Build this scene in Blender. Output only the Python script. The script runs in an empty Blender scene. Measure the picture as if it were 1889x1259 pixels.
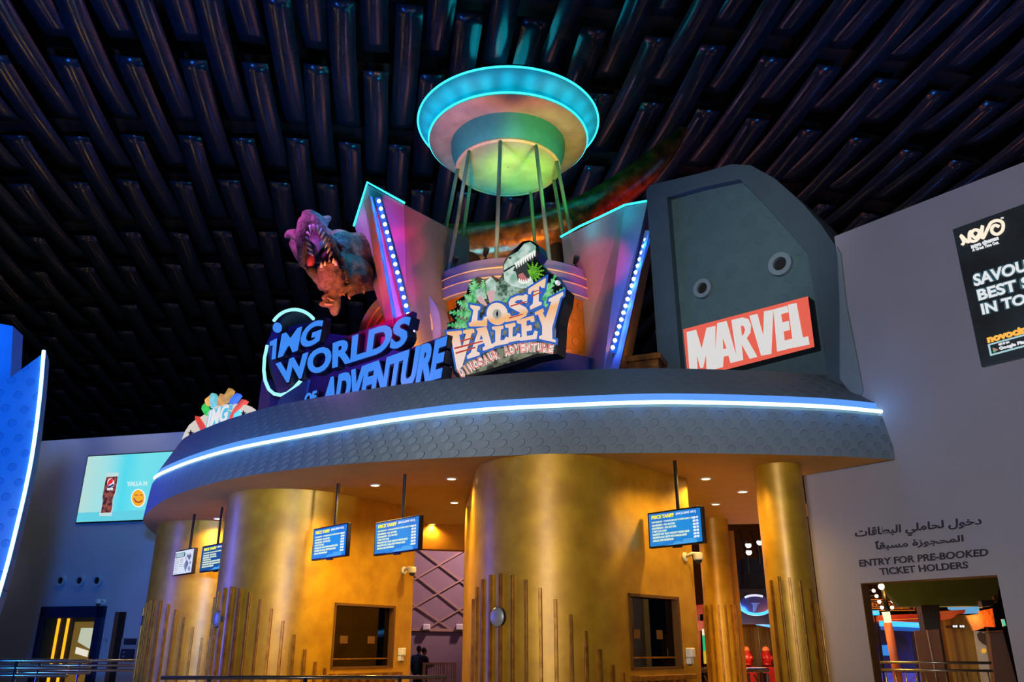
import bpy, bmesh, math, random
from mathutils import Vector, Matrix, noise
random.seed(7)
SC = bpy.context.scene
COL = SC.collection
# ------------------------------------------------------------------ camera, world, exposure
FPX, PITCH, EYE = 1521.0, math.radians(20.5), 1.6
cam_d = bpy.data.cameras.new('camera'); cam = bpy.data.objects.new('camera', cam_d); COL.objects.link(cam)
cam_d.sensor_width = 36.0; cam_d.lens = 36.0 * FPX / 1889.0; cam_d.clip_end = 300
cam.location = (0, 0, EYE); cam.rotation_euler = (math.radians(90) + PITCH, 0, 0)
SC.camera = cam
W = bpy.data.worlds.new('world'); SC.world = W; W.use_nodes = True
W.node_tree.nodes['Background'].inputs[0].default_value = (0.10, 0.16, 0.30, 1)
W.node_tree.nodes['Background'].inputs[1].default_value = 0.05
SC.view_settings.view_transform = 'Standard'; SC.view_settings.look = 'None'
SC.view_settings.exposure = 0.0; SC.view_settings.gamma = 1.0; SC.view_settings.use_curve_mapping = False
SC.cycles.use_denoising = True
SC.cycles.max_bounces = 6; SC.cycles.sample_clamp_indirect = 4.0; SC.cycles.caustics_reflective = False; SC.cycles.caustics_refractive = False

def hx(h):
    h = h.lstrip('#'); v = [int(h[i:i + 2], 16) / 255 for i in (0, 2, 4)]
    return tuple((c / 12.92 if c <= .04045 else ((c + .055) / 1.055) ** 2.4) for c in v)

def lamp(kind, loc, color, watts, size=.1, aim=None, angle=90, blend=.5, sx=None, sy=None):
    d = bpy.data.lights.new(kind.lower() + '_light', kind); d.color = hx(color); d.energy = watts
    o = bpy.data.objects.new('hall_' + kind.lower() + '_light', d); COL.objects.link(o); o.location = loc
    if kind == 'SPOT': d.spot_size = math.radians(angle); d.spot_blend = blend; d.shadow_soft_size = size
    elif kind == 'POINT': d.shadow_soft_size = size
    else:
        d.shape = 'RECTANGLE'; d.size = sx or size; d.size_y = sy or size
    if aim is not None:
        o.rotation_euler = (Vector(aim) - Vector(loc)).to_track_quat('-Z', 'Y').to_euler()
    return o

# hall lights (key spots and added, unseen fills around the viewer, coloured show lights)
lamp('SPOT', (-2.5, -4, 3.4), '#f2f2fa', 3500, .8, aim=(6.0, 10, 5.0), angle=42, blend=.8)
lamp('SPOT', (-2.5, -4, 3.4), '#ffeedd', 4600, 2.0, aim=(.3, 10.5, 2.5), angle=25, blend=.7)
lamp('SPOT', (-2.4, 3, 3.0), '#ffe0b0', 1500, .5, aim=(-4.7, 14, 2.0), angle=29, blend=.8)
lamp('SPOT', (8, 0, 3.8), '#f4f2f0', 9000, .6, aim=(-4.0, 12.4, 5.3), angle=17, blend=.8)
lamp('SPOT', (1.3, -3.8, 2.6), '#2a8cf4', 12000, .25, aim=(-10.0, 19, 4.4), angle=28, blend=.8)
lamp('SPOT', (-6.2, 6.5, 5.0), '#2a90ff', 260, .35, aim=(-6.6, 16, 4.2), angle=50, blend=.8)
lamp('AREA', (-9.8, 13.4, 2.7), '#4450ff', 290, sx=.7, sy=3.6, aim=(-4.0, 13.4, 2.2))  # added area light out of view, for the violet sheen on the noses
lamp('SPOT', (-2.6, 2.5, 3.0), '#f4f2f0', 1500, .5, aim=(-5.2, 13.3, 4.9), angle=14, blend=.8)
lamp('SPOT', (-1.5, 2, 6), '#e6f2f0', 2000, .5, aim=(3.3, 12.2, 7.8), angle=25, blend=.8)
lamp('SPOT', (-8.0, 5.0, 7.5), '#3090ff', 250, .3, aim=(-5.6, 8.6, 4.0), angle=80, blend=.8)
random.seed(11)
for k in range(9):   # warm house lamps over the dark park behind; the glossy ceiling mirrors them
    for q in range(3):
        lamp('POINT', (-22 + 5.5 * k + random.uniform(-1, 1), 25 + 6 * q + random.uniform(-1, 1), 6.5 + random.uniform(-.8, .8)), random.choice(['#ffb060', '#ffc868', '#ff9a60']), 15 if (k + q) % 2 else 6, .16)
for x, y, c in ((-16, 20, '#ffd040'), (-12, 23, '#ffd040'), (-18, 24, '#ffd040'), (-14, 28, '#ffc860'), (-10, 19, '#ffc860'), (12, 22, '#ff9a60'), (17, 18, '#ffb070'), (14, 27, '#4070ff'), (-8, 30, '#2a60ff'), (20, 24, '#5080ff'), (-19, 15, '#2a60ff')): lamp('POINT', (x, y, 7), c, 60, .2)
lamp('SPOT', (-9, 12, 6.5), '#2d7cff', 1600, .6, aim=(-9, 19, 15), angle=130, blend=.9)  # this and the next three: added uplights to brighten the dark ceiling
lamp('SPOT', (-1, 19, 8.0), '#0f88b0', 2600, .6, aim=(-2, 22, 15), angle=130, blend=.9)
lamp('SPOT', (9, 13, 8.0), '#2a8cff', 700, .6, aim=(9, 17, 15), angle=110, blend=.9)
lamp('SPOT', (6, 16, 8.0), '#ff7040', 160, .4, aim=(11, 19, 15), angle=90, blend=.9)
# coloured show spots on the roof-top set pieces
for z_a in (7.0, 7.8, 8.6, 9.3): lamp('SPOT', (-2.0, 9.3, 5.8), '#ff0060', 3400, .03, aim=(-2.10 - .03 * (z_a - 7), 13.9, z_a), angle=10, blend=.5)
lamp('SPOT', (-3.7, 11.9, 6.0), '#ff1030', 300, .06, aim=(-2.3, 13.5, 7.7), angle=56, blend=.4)
lamp('SPOT', (-1.5, 13.2, 6.6), '#ff9a20', 160, .1, aim=(-1.0, 15, 7.6), angle=110)
lamp('SPOT', (1.9, 13.6, 6.6), '#ff9a20', 160, .1, aim=(1.2, 15, 7.6), angle=110)
lamp('SPOT', (1.3, 9.4, 7.4), '#ff2058', 1500, .1, aim=(1.72, 14.4, 8.5), angle=15)
lamp('SPOT', (-5.5, 10.5, 9.5), '#c860e8', 2200, .1, aim=(-3.7, 13.6, 9.0), angle=26)
lamp('SPOT', (-1.4, 11.2, 9.6), '#5070ff', 900, .1, aim=(-3.25, 13.2, 9.0), angle=22)
lamp('SPOT', (-.9, 9.6, 6.6), '#ffd0a0', 900, .1, aim=(.1, 14.5, 8.45), angle=24)
lamp('SPOT', (-2.0, 11.0, 11.0), '#10a8ff', 900, .1, aim=(-3.1, 13.6, 9.0), angle=26)
lamp('SPOT', (-3.0, 11.8, 6.0), '#ff9a20', 420, .1, aim=(-2.9, 13.6, 8.0), angle=44)
lamp('SPOT', (0.3, 13.0, 6.6), '#ffb060', 300, .15, aim=(0.1, 14.6, 7.8), angle=95)
lamp('SPOT', (0.1, 15.6, 9.0), '#b0ff50', 420, .1, aim=(0.15, 16.4, 12.0), angle=40, blend=.9)
lamp('SPOT', (1.6, 13.0, 9.4), '#00ff80', 330, .1, aim=(0.4, 16.6, 12.4), angle=44)
lamp('SPOT', (-1.5, 13.0, 9.4), '#0070ff', 420, .1, aim=(-0.7, 16.0, 12.3), angle=40)
lamp('SPOT', (1.5, 12.9, 8.6), '#ffb080', 600, .1, aim=(.9, 15.8, 12.6), angle=36)
lamp('SPOT', (-1.3, 12.9, 8.6), '#ffb080', 500, .1, aim=(-.9, 15.8, 12.6), angle=36)
lamp('SPOT', (0.2, 17.0, 8.9), '#ff9a20', 700, .1, aim=(0.3, 19, 9.4), angle=110)
lamp('SPOT', (2.4, 16.8, 9.6), '#ff2030', 400, .1, aim=(3.2, 19, 11.6), angle=60)

# ------------------------------------------------------------------ geometry helpers
def ray(px, py):
    u, v = px - 944.5, 629.5 - py
    return Vector((u, FPX * math.cos(PITCH) - v * math.sin(PITCH), FPX * math.sin(PITCH) + v * math.cos(PITCH)))
EYEV = Vector((0, 0, EYE))
def at_z(px, py, z):
    r = ray(px, py); return EYEV + r * ((z - EYE) / r.z)
def at_y(px, py, y):
    r = ray(px, py); return EYEV + r * (y / r.y)
def mpp(p):            # metres per photo pixel at a point
    return (p.y * math.cos(PITCH) + (p.z - EYE) * math.sin(PITCH)) / FPX

class Frame:           # an upright plane in the place: origin, horizontal right vector, z up, w towards the viewer's side
    def __init__(s, o, deg):
        a = math.radians(deg); s.o = Vector(o); s.r = Vector((math.cos(a), math.sin(a), 0)); s.n = Vector((math.sin(a), -math.cos(a), 0)); s.rot = a
    def P(s, u, v, w=0): return s.o + s.r * u + Vector((0, 0, v)) + s.n * w
    def hit(s, px, py, w=0):
        d = ray(px, py); o = s.o + s.n * w
        t = (o - EYEV).dot(s.n) / d.dot(s.n); p = EYEV + d * t - s.o
        return (p.dot(s.r), p.z)
    def uv(s, pts, w=0): return [s.hit(x, y, w) for x, y in pts]

def world_loc(o):
    v = Vector((0, 0, 0))
    while o is not None: v += o.location; o = o.parent
    return v

class MB:
    def __init__(s): s.v = []; s.f = []; s.c = []
    def add(s, vs, fs):
        k = len(s.v); s.v += [Vector(p) for p in vs]; s.f += [tuple(i + k for i in f) for f in fs]; return s
    def box(s, c, size, rot=0, tilt=None):
        c = Vector(c); x, y, z = [d / 2 for d in size]; m = Matrix.Rotation(rot, 3, 'Z')
        if tilt is not None: m = m @ Matrix.Rotation(tilt, 3, 'X')
        vs = [c + m @ Vector((sx * x, sy * y, sz * z)) for sz in (-1, 1) for sx, sy in ((-1, -1), (1, -1), (1, 1), (-1, 1))]
        return s.add(vs, [(3, 2, 1, 0), (4, 5, 6, 7), (0, 1, 5, 4), (1, 2, 6, 5), (2, 3, 7, 6), (3, 0, 4, 7)])
    def fbox(s, F, u0, u1, v0, v1, w0, w1):
        vs = [F.P(u, v, w) for w in (w1, w0) for u, v in ((u0, v0), (u1, v0), (u1, v1), (u0, v1))]
        return s.add(vs, [(0, 1, 2, 3), (7, 6, 5, 4), (0, 4, 5, 1), (1, 5, 6, 2), (2, 6, 7, 3), (3, 7, 4, 0)])
    def hexa(s, bot, top):
        n = len(bot)
        return s.add(list(bot) + list(top), [tuple(reversed(range(n))), tuple(range(n, 2 * n))] + [(i, (i + 1) % n, n + (i + 1) % n, n + i) for i in range(n)])
    def prism(s, F, uv, w0, w1):
        a = sum(uv[i][0] * uv[(i + 1) % len(uv)][1] - uv[(i + 1) % len(uv)][0] * uv[i][1] for i in range(len(uv)))
        if a < 0: uv = uv[::-1]
        n = len(uv)
        return s.add([F.P(u, v, w0) for u, v in uv] + [F.P(u, v, w1) for u, v in uv], [tuple(reversed(range(n))), tuple(range(n, 2 * n))] + [(i, (i + 1) % n, n + (i + 1) % n, n + i) for i in range(n)])
    def tube(s, path, r, n=10, closed=False, caps=True):
        path = [Vector(p) for p in path]; m = len(path); rs = r if isinstance(r, (list, tuple)) else [r] * m
        vs = []; prev = None
        for i, p in enumerate(path):
            a = path[(i - 1) % m] if (closed or i > 0) else p; b = path[(i + 1) % m] if (closed or i < m - 1) else p
            t = (b - a); t = t.normalized() if t.length > 1e-9 else Vector((0, 0, 1))
            if prev is None:
                x = t.orthogonal().normalized()
            else:
                x = (prev - t * prev.dot(t)); x = x.normalized() if x.length > 1e-6 else t.orthogonal().normalized()
            prev = x; y = t.cross(x)
            vs += [p + (x * math.cos(2 * math.pi * k / n) + y * math.sin(2 * math.pi * k / n)) * rs[i] for k in range(n)]
        fs = []
        for i in range(m if closed else m - 1):
            j = (i + 1) % m
            fs += [(i * n + k, i * n + (k + 1) % n, j * n + (k + 1) % n, j * n + k) for k in range(n)]
        if caps and not closed: fs += [tuple(reversed(range(n))), tuple(range((m - 1) * n, m * n))]
        return s.add(vs, fs)
    def cyl(s, a, b, r, n=16, r2=None): return s.tube([a, b], [r, r if r2 is None else r2], n)
    def lathe(s, c, prof, n=48, a0=0, a1=2 * math.pi):
        c = Vector(c); full = abs(a1 - a0 - 2 * math.pi) < 1e-6; m = n if full else n + 1
        vs = [c + Vector((r * math.cos(a0 + (a1 - a0) * k / n), r * math.sin(a0 + (a1 - a0) * k / n), z)) for r, z in prof for k in range(m)]
        fs = [(i * m + k, i * m + (k + 1) % m, (i + 1) * m + (k + 1) % m, (i + 1) * m + k) for i in range(len(prof) - 1) for k in range(n)]
        return s.add(vs, fs)
    def ball(s, c, r, n=12, m=8, axis=None):
        c = Vector(c); r = Vector((r, r, r)) if not hasattr(r, '__len__') else Vector(r)
        vs = []
        for i in range(m + 1):
            t = math.pi * i / m
            for k in range(n):
                p = 2 * math.pi * k / n; vs.append(c + Vector((r.x * math.sin(t) * math.cos(p), r.y * math.sin(t) * math.sin(p), r.z * math.cos(t))))
        return s.add(vs, [(i * n + k, (i + 1) * n + k, (i + 1) * n + (k + 1) % n, i * n + (k + 1) % n) for i in range(m) for k in range(n)])
    def disc(s, c, nrm, r, h, n=16, tilt=0, up=None):
        c = Vector(c); nrm = Vector(nrm).normalized(); up = Vector(up or (0, 0, 1)); x = up.cross(nrm).normalized(); y = nrm.cross(x)
        vs = []
        for lvl in (-.02, 1):
            for k in range(n):
                a = 2 * math.pi * k / n
                hh = (h * (1 + tilt * math.cos(a + .6)) if lvl == 1 else -.01)
                vs.append(c + (x * math.cos(a) + y * math.sin(a)) * r + nrm * hh)
        return s.add(vs, [tuple(range(n, 2 * n))] + [(i, (i + 1) % n, n + (i + 1) % n, n + i) for i in range(n)])
    def ring(s, F, c, ro, ri, w0, w1, n=32, ro2=None):
        vs = []
        for rr, w in ((ro, w0), (ro, w1), (ri, w1), (ri, w0)):
            vs += [F.P(c[0] + rr * math.cos(2 * math.pi * k / n), c[1] + rr * math.sin(2 * math.pi * k / n), w) for k in range(n)]
        fs = [(i * n + k, i * n + (k + 1) % n, ((i + 1) % 4) * n + (k + 1) % n, ((i + 1) % 4) * n + k) for i in range(4) for k in range(n)]
        return s.add(vs, fs)
    def build(s, name, mat, parent=None, smooth=False, bevel=0):
        me = bpy.data.meshes.new(name); off = world_loc(parent) if parent else Vector((0, 0, 0))
        me.from_pydata([v - off for v in s.v], [], s.f); me.update()
        bm = bmesh.new(); bm.from_mesh(me); bmesh.ops.recalc_face_normals(bm, faces=bm.faces); bm.to_mesh(me); bm.free()
        if smooth is True: me.polygons.foreach_set('use_smooth', [True] * len(me.polygons))
        elif smooth: me.polygons.foreach_set('use_smooth', [True] * len(me.polygons)); me.set_sharp_from_angle(angle=math.radians(smooth))
        o = bpy.data.objects.new(name, me); COL.objects.link(o); me.materials.append(mat)
        if parent: o.parent = parent
        if bevel:
            b = o.modifiers.new('bevel', 'BEVEL'); b.width = bevel; b.segments = 2; b.limit_method = 'ANGLE'
        return o

def flatten_mesh(ob):
    COL.objects.link(ob); dg = bpy.context.evaluated_depsgraph_get()
    me = bpy.data.meshes.new_from_object(ob.evaluated_get(dg)); vs = [v.co.copy() for v in me.vertices]; fs = [tuple(p.vertices) for p in me.polygons]
    d = ob.data; bpy.data.objects.remove(ob); bpy.data.meshes.remove(me)
    return vs, fs
def text_mesh(txt, offset=0.0):
    c = bpy.data.curves.new('t', 'FONT'); c.body = txt; c.offset = offset; c.extrude = .5; c.resolution_u = 4
    return flatten_mesh(bpy.data.objects.new('t', c))
def text_on(mb, F, txt, quad, w0, w1, offset=0.0, px=True):
    """lettering fitted into a four-cornered patch (tl,tr,br,bl) of the plane F"""
    vs, fs = text_mesh(txt, offset)
    x0 = min(v.x for v in vs); x1 = max(v.x for v in vs); y0 = min(v.y for v in vs); y1 = max(v.y for v in vs)
    q = [Vector(p) for p in (F.uv(quad, w1) if px else quad)]
    out = []
    for v in vs:
        a = (v.x - x0) / (x1 - x0); b = (v.y - y0) / (y1 - y0)
        p = (q[3] * (1 - a) + q[2] * a) * (1 - b) + (q[0] * (1 - a) + q[1] * a) * b
        out.append(F.P(p.x, p.y, w1 if v.z > 0 else w0))
    mb.add(out, fs); return mb
def shape_on(mb, F, loops, w0, w1, offset=0.0, px=True):
    c = bpy.data.curves.new('s', 'CURVE'); c.dimensions = '2D'; c.fill_mode = 'BOTH'; c.extrude = .5; c.offset = offset
    for lp in loops:
        uv = F.uv(lp, w1) if px else lp
        sp = c.splines.new('POLY'); sp.points.add(len(uv) - 1); sp.use_cyclic_u = True
        for p, (u, v) in zip(sp.points, uv): p.co = (u, v, 0, 1)
    vs, fs = flatten_mesh(bpy.data.objects.new('s', c))
    mb.add([F.P(v.x, v.y, w1 if v.z > 0 else w0) for v in vs], fs); return mb
def remeshed(mb, voxel, smooth=2):
    me = bpy.data.meshes.new('r'); me.from_pydata([tuple(v) for v in mb.v], [], mb.f)
    bm = bmesh.new(); bm.from_mesh(me); bmesh.ops.recalc_face_normals(bm, faces=bm.faces); bm.to_mesh(me); bm.free()
    o = bpy.data.objects.new('r', me); m = o.modifiers.new('r', 'REMESH'); m.mode = 'VOXEL'; m.voxel_size = voxel
    if smooth: s = o.modifiers.new('s', 'SMOOTH'); s.iterations = smooth; s.factor = .5
    vs, fs = flatten_mesh(o); out = MB(); out.add(vs, fs); return out
def ell(cx, cy, rx, ry, n=28, a0=0, a1=360):
    k = n if a1 - a0 == 360 else n + 1
    return [(cx + rx * math.cos(math.radians(a0 + (a1 - a0) * i / n)), cy + ry * math.sin(math.radians(a0 + (a1 - a0) * i / n))) for i in range(k)]
def spline(pts, n):
    pts = [Vector(p) for p in pts]; P = [pts[0] * 2 - pts[1]] + pts + [pts[-1] * 2 - pts[-2]]; out = []
    segs = len(pts) - 1
    for i in range(n + 1):
        t = i * segs / n; k = min(int(t), segs - 1); t -= k; a, b, c, d = P[k:k + 4]
        out.append(.5 * ((2 * b) + (c - a) * t + (2 * a - 5 * b + 4 * c - d) * t * t + (3 * b - a - 3 * c + d) * t ** 3))
    return out

def thing(name, loc, label, cat, group=None):
    o = bpy.data.objects.new(name, None); COL.objects.link(o); o.location = loc; o.empty_display_size = .2
    return tag(o, label, cat, group)
def tag(o, label, cat, group=None, kind=None):
    o['label'] = label; o['category'] = cat
    if group: o['group'] = group
    if kind: o['kind'] = kind
    return o
def struct(o, label=None, cat=None):
    o['kind'] = 'structure'
    if label: o['label'] = label
    if cat: o['category'] = cat
    return o
def dup(root, loc, label, rotz=None):
    r = root.copy(); COL.objects.link(r); r.location = loc; r['label'] = label
    if rotz is not None: r.rotation_euler.z = rotz
    for ch in root.children:
        c = ch.copy(); COL.objects.link(c); c.parent = r
        for g in ch.children:
            d = g.copy(); COL.objects.link(d); d.parent = c
    return r

# ------------------------------------------------------------------ materials
def mat(name, col, rough=.6, metal=0., var=.12, scale=6., bump=0., bscale=40., col2=None, spec=.5, coat=0.):
    m = bpy.data.materials.new(name); m.use_nodes = True; nt = m.node_tree; b = nt.nodes['Principled BSDF']
    c = hx(col); c2 = hx(col2) if col2 else tuple(x * (1 - var) for x in c)
    tc = nt.nodes.new('ShaderNodeTexCoord'); n = nt.nodes.new('ShaderNodeTexNoise'); n.inputs['Scale'].default_value = scale; n.inputs['Detail'].default_value = 5
    nt.links.new(tc.outputs['Object'], n.inputs['Vector'])
    r = nt.nodes.new('ShaderNodeValToRGB'); r.color_ramp.elements[0].color = (*c2, 1); r.color_ramp.elements[1].color = (*c, 1)
    r.color_ramp.elements[0].position = .35; r.color_ramp.elements[1].position = .65
    nt.links.new(n.outputs[0], r.inputs[0]); nt.links.new(r.outputs[0], b.inputs['Base Color'])
    b.inputs['Roughness'].default_value = rough; b.inputs['Metallic'].default_value = metal; b.inputs['Specular IOR Level'].default_value = spec; b.inputs['Coat Weight'].default_value = coat; b.inputs['Coat Roughness'].default_value = .32
    if bump:
        n2 = nt.nodes.new('ShaderNodeTexNoise'); n2.inputs['Scale'].default_value = bscale; n2.inputs['Detail'].default_value = 6; nt.links.new(tc.outputs['Object'], n2.inputs['Vector'])
        bp = nt.nodes.new('ShaderNodeBump'); bp.inputs['Strength'].default_value = bump; bp.inputs['Distance'].default_value = .05
        nt.links.new(n2.outputs[0], bp.inputs['Height']); nt.links.new(bp.outputs[0], b.inputs['Normal'])
    return m
def glow(name, col, k=1.0, base='#101010', col2=None, scale=3.):
    m = bpy.data.materials.new(name); m.use_nodes = True; nt = m.node_tree; b = nt.nodes['Principled BSDF']
    b.inputs['Base Color'].default_value = (*hx(base), 1); b.inputs['Roughness'].default_value = .5
    b.inputs['Emission Color'].default_value = (*hx(col), 1); b.inputs['Emission Strength'].default_value = k
    if col2:
        tc = nt.nodes.new('ShaderNodeTexCoord'); n = nt.nodes.new('ShaderNodeTexNoise'); n.inputs['Scale'].default_value = scale; n.inputs['Detail'].default_value = 4
        r = nt.nodes.new('ShaderNodeValToRGB'); r.color_ramp.elements[0].color = (*hx(col), 1); r.color_ramp.elements[1].color = (*hx(col2), 1)
        r.color_ramp.elements[0].position = .4; r.color_ramp.elements[1].position = .6
        nt.links.new(tc.outputs['Object'], n.inputs['Vector']); nt.links.new(n.outputs[0], r.inputs[0]); nt.links.new(r.outputs[0], b.inputs['Emission Color'])
    return m
def glass(name, tint='#404040', mixf=.5):
    m = bpy.data.materials.new(name); m.use_nodes = True; nt = m.node_tree; nt.nodes.remove(nt.nodes['Principled BSDF'])
    t = nt.nodes.new('ShaderNodeBsdfTransparent'); t.inputs[0].default_value = (*hx(tint), 1)
    g = nt.nodes.new('ShaderNodeBsdfGlossy'); g.inputs[0].default_value = (.8, .8, .8, 1); g.inputs['Roughness'].default_value = .03
    x = nt.nodes.new('ShaderNodeMixShader'); x.inputs[0].default_value = mixf
    nt.links.new(t.outputs[0], x.inputs[1]); nt.links.new(g.outputs[0], x.inputs[2]); nt.links.new(x.outputs[0], nt.nodes['Material Output'].inputs[0])
    return m
M = dict(
    floor=mat('floor_stone', '#a89a80', .35), ceil=mat('ceiling_black_gloss', '#1c2c3a', .22, 0, .3, 3, spec=.5), ceil_gap=mat('ceiling_black_matt', '#040506', .7),
    wall=mat('wall_paint', '#9a97a3', .85, var=.06, scale=1.5, bump=.05, bscale=120), wall_far=mat('wall_dark', '#0a0c10', .9),
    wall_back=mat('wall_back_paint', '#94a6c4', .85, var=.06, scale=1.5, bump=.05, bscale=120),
    fascia=mat('fascia_grey', '#74828c', .72, var=.08, scale=5, bump=.08, bscale=90), soffit=mat('soffit_paint', '#d8b060', .8, var=.08, scale=3),
    roof=mat('roof_dark', '#2c3440', .8),
    gold=mat('gold_leaf', '#cca024', .5, .5, scale=3.2, col2='#b0841a', bump=.035, bscale=18, coat=.5), gold_rib=mat('gold_rib', '#a2732a', .42, .6, scale=9, col2='#7d531c'),
    gold_in=mat('gold_inner_wall', '#c88a22', .55, .3, scale=4), brown=mat('brown_wall', '#5c3a10', .8),
    tower=mat('tower_grey', '#3f505c', .7, var=.1, scale=4, bump=.1, bscale=70), tower_in=mat('tower_panel', '#4a6268', .7, var=.1, scale=4, bump=.1, bscale=70),
    black=mat('black_metal', '#0c0c0e', .45, .2), darkgrey=mat('dark_grey', '#26282c', .5), grey=mat('grey_metal', '#9599a0', .4, .3), white=mat('white_plastic', '#dcdcdc', .4),
    steel=mat('brushed_steel', '#8f8a88', .25, .9), navy=mat('navy_board', '#0d1530', .6), purple=mat('purple_board', '#54358c', .6),
    blueboard=mat('blue_board', '#1d4fa8', .6), pylon=mat('pylon_plaster', '#77777f', .8, var=.1, scale=5, bump=.1, bscale=60), orange=mat('orange_panel', '#d8860c', .4, .2),
    cream=mat('cream_trim', '#d9c08a', .5), bluegrey=mat('blue_grey_band', '#7c8098', .7), dish=mat('saucer_plaster', '#b09a7c', .65, var=.25, scale=3), dish_teal=mat('saucer_teal', '#1c94a4', .6),
    dish_core=mat('saucer_core', '#3f9d86', .6), dish_lens=mat('saucer_lens', '#b0c890', .5, var=.3, scale=2), leg=mat('saucer_leg', '#8fae8a', .5),
    horn=mat('bronze_skin', '#8a5418', .32, .3, scale=5, col2='#4a2a0a', bump=.3, bscale=8), fin=mat('fin_grey_lit_blue', '#3e72b0', .6, var=.08, scale=4, bump=.08, bscale=80),  # fin: blue light on grey paint partly put into the base colour
    skin=mat('reptile_skin', '#7a6654', .5, scale=9, col2='#48382c', bump=1.0, bscale=24), mouth=mat('mouth_flesh', '#2c0a14', .5, bump=.4, bscale=14), tooth=mat('tooth_ivory', '#e0d4cc', .35), claw=mat('claw_horn', '#b89a60', .4),
    purplewall=mat('purple_wall', '#84707e', .8, var=.05), trim=mat('champagne_trim', '#b89a88', .4, .3), bamboo=None, red=mat('red_lacquer', '#a01c14', .35, var=.2, scale=4), peach=mat('statue_peach', '#d08048', .5),
    wood=mat('door_wood', '#b8862e', .5), darkframe=mat('door_frame_navy', '#10204a', .4), brownpanel=mat('brown_panel', '#5a3c30', .7), green=mat('green_soffit', '#55704c', .8), greenp=mat('green_panel', '#2c7a34', .7),
    ink=mat('sign_ink', '#2a2436', .6), ink_edge=mat('sign_ink_edge', '#b8b4c0', .7), skinp=mat('skin_tone', '#8a5a42', .6), cloth_dark=mat('cloth_dark', '#0d0f14', .9), cloth_teal=mat('cloth_teal', '#1c4a5c', .9), hair=mat('hair_black', '#080706', .7),
    rock=mat('rock', '#6f7464', .9))
def wood_strip(name, a, b, sc):
    m = bpy.data.materials.new(name); m.use_nodes = True; nt = m.node_tree; bs = nt.nodes['Principled BSDF']
    tc = nt.nodes.new('ShaderNodeTexCoord'); mp = nt.nodes.new('ShaderNodeMapping'); mp.inputs['Scale'].default_value = (sc, sc, .25)
    n = nt.nodes.new('ShaderNodeTexNoise'); n.inputs['Scale'].default_value = 1; n.inputs['Detail'].default_value = 6
    r = nt.nodes.new('ShaderNodeValToRGB'); r.color_ramp.elements[0].color = (*hx(a), 1); r.color_ramp.elements[1].color = (*hx(b), 1); r.color_ramp.elements[0].position = .35; r.color_ramp.elements[1].position = .65
    nt.links.new(tc.outputs['Object'], mp.inputs[0]); nt.links.new(mp.outputs[0], n.inputs['Vector']); nt.links.new(n.outputs[0], r.inputs[0]); nt.links.new(r.outputs[0], bs.inputs['Base Color']); bs.inputs['Roughness'].default_value = .8
    return m
M['bamboo'] = wood_strip('bamboo_canes', '#5c4420', '#8a7a38', 14)
G = dict(led=glow('led_white_blue', '#b8f0ff', 3.2), band=glow('led_band_blue', '#5c9cf8', 1.0), neon=glow('neon_cyan', '#34ecff', 1.9), bulb=glow('led_bulb', '#d8f0ff', 6), finled=glow('fin_led', '#a0f0ff', 4),
    warm=glow('downlight_warm', '#ffe0a0', 9), letter=glow('letter_blue', '#3f8cf8', .95), arc=glow('letter_arc', '#a0f0f0', 1.1), mred=glow('marvel_red', '#e8604c', .95), mwhite=glow('marvel_white', '#dedcda', .95),
    scr=glow('screen_blue', '#1490e0', .95, col2='#0c74d0'), scr_dim=glow('screen_blue_dim', '#0c5090', .9), syel=glow('screen_yellow', '#f0f040', 1), spale=glow('screen_pale', '#dff0d0', .95), swhite=glow('screen_white', '#f4f8ff', 1), sart=glow('screen_art', '#4cacf0', .9),
    swboard=glow('directory_white', '#dce4f4', .95), teal=glow('directory_teal', '#1c7888', .9), spurple=glow('directory_photo', '#5c5078', .8, col2='#8ca0c8', scale=9), sgrey=glow('directory_text', '#a0a8b8', .9), spink=glow('directory_pink', '#d87c8c', .9))

def disc_bump(m, du, dv, r, depth):
    nt = m.node_tree; b = nt.nodes['Principled BSDF']
    def n(op, a, c=None, d=None):
        x = nt.nodes.new('ShaderNodeMath'); x.operation = op
        for i, v in enumerate((a, c, d)):
            if v is None: continue
            if isinstance(v, (int, float)): x.inputs[i].default_value = v
            else: nt.links.new(v, x.inputs[i])
        return x.outputs[0]
    uv = nt.nodes.new('ShaderNodeUVMap'); sp = nt.nodes.new('ShaderNodeSeparateXYZ'); nt.links.new(uv.outputs[0], sp.inputs[0])
    V = n('DIVIDE', sp.outputs[1], dv); row = n('FLOOR', V); odd = n('MULTIPLY', n('MODULO', n('ABSOLUTE', row), 2.0), .5)
    Uc = n('ADD', n('DIVIDE', sp.outputs[0], du), odd)
    x = n('MULTIPLY', n('SUBTRACT', n('FRACT', Uc), .5), du); y = n('MULTIPLY', n('SUBTRACT', n('FRACT', V), .5), dv)
    d = n('SQRT', n('ADD', n('MULTIPLY', x, x), n('MULTIPLY', y, y)))
    ins = n('SUBTRACT', 1.0, n('SMOOTH_MAX', 0.0, n('SMOOTH_MIN', 1.0, n('DIVIDE', n('SUBTRACT', d, r * .93), r * .14), .05), .05))
    tilt = n('MULTIPLY', n('SUBTRACT', n('ADD', n('MULTIPLY', x, .80), n('MULTIPLY', y, -.6)), r), depth / (2 * r))
    h = n('MULTIPLY', ins, tilt)
    bp = nt.nodes.new('ShaderNodeBump'); bp.inputs['Strength'].default_value = 1.0; bp.inputs['Distance'].default_value = 1.0
    nt.links.new(h, bp.inputs['Height'])
    old = b.inputs['Normal'].links
    if old: nt.links.new(old[0].from_socket, bp.inputs['Normal'])
    nt.links.new(bp.outputs[0], b.inputs['Normal']); return m
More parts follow.
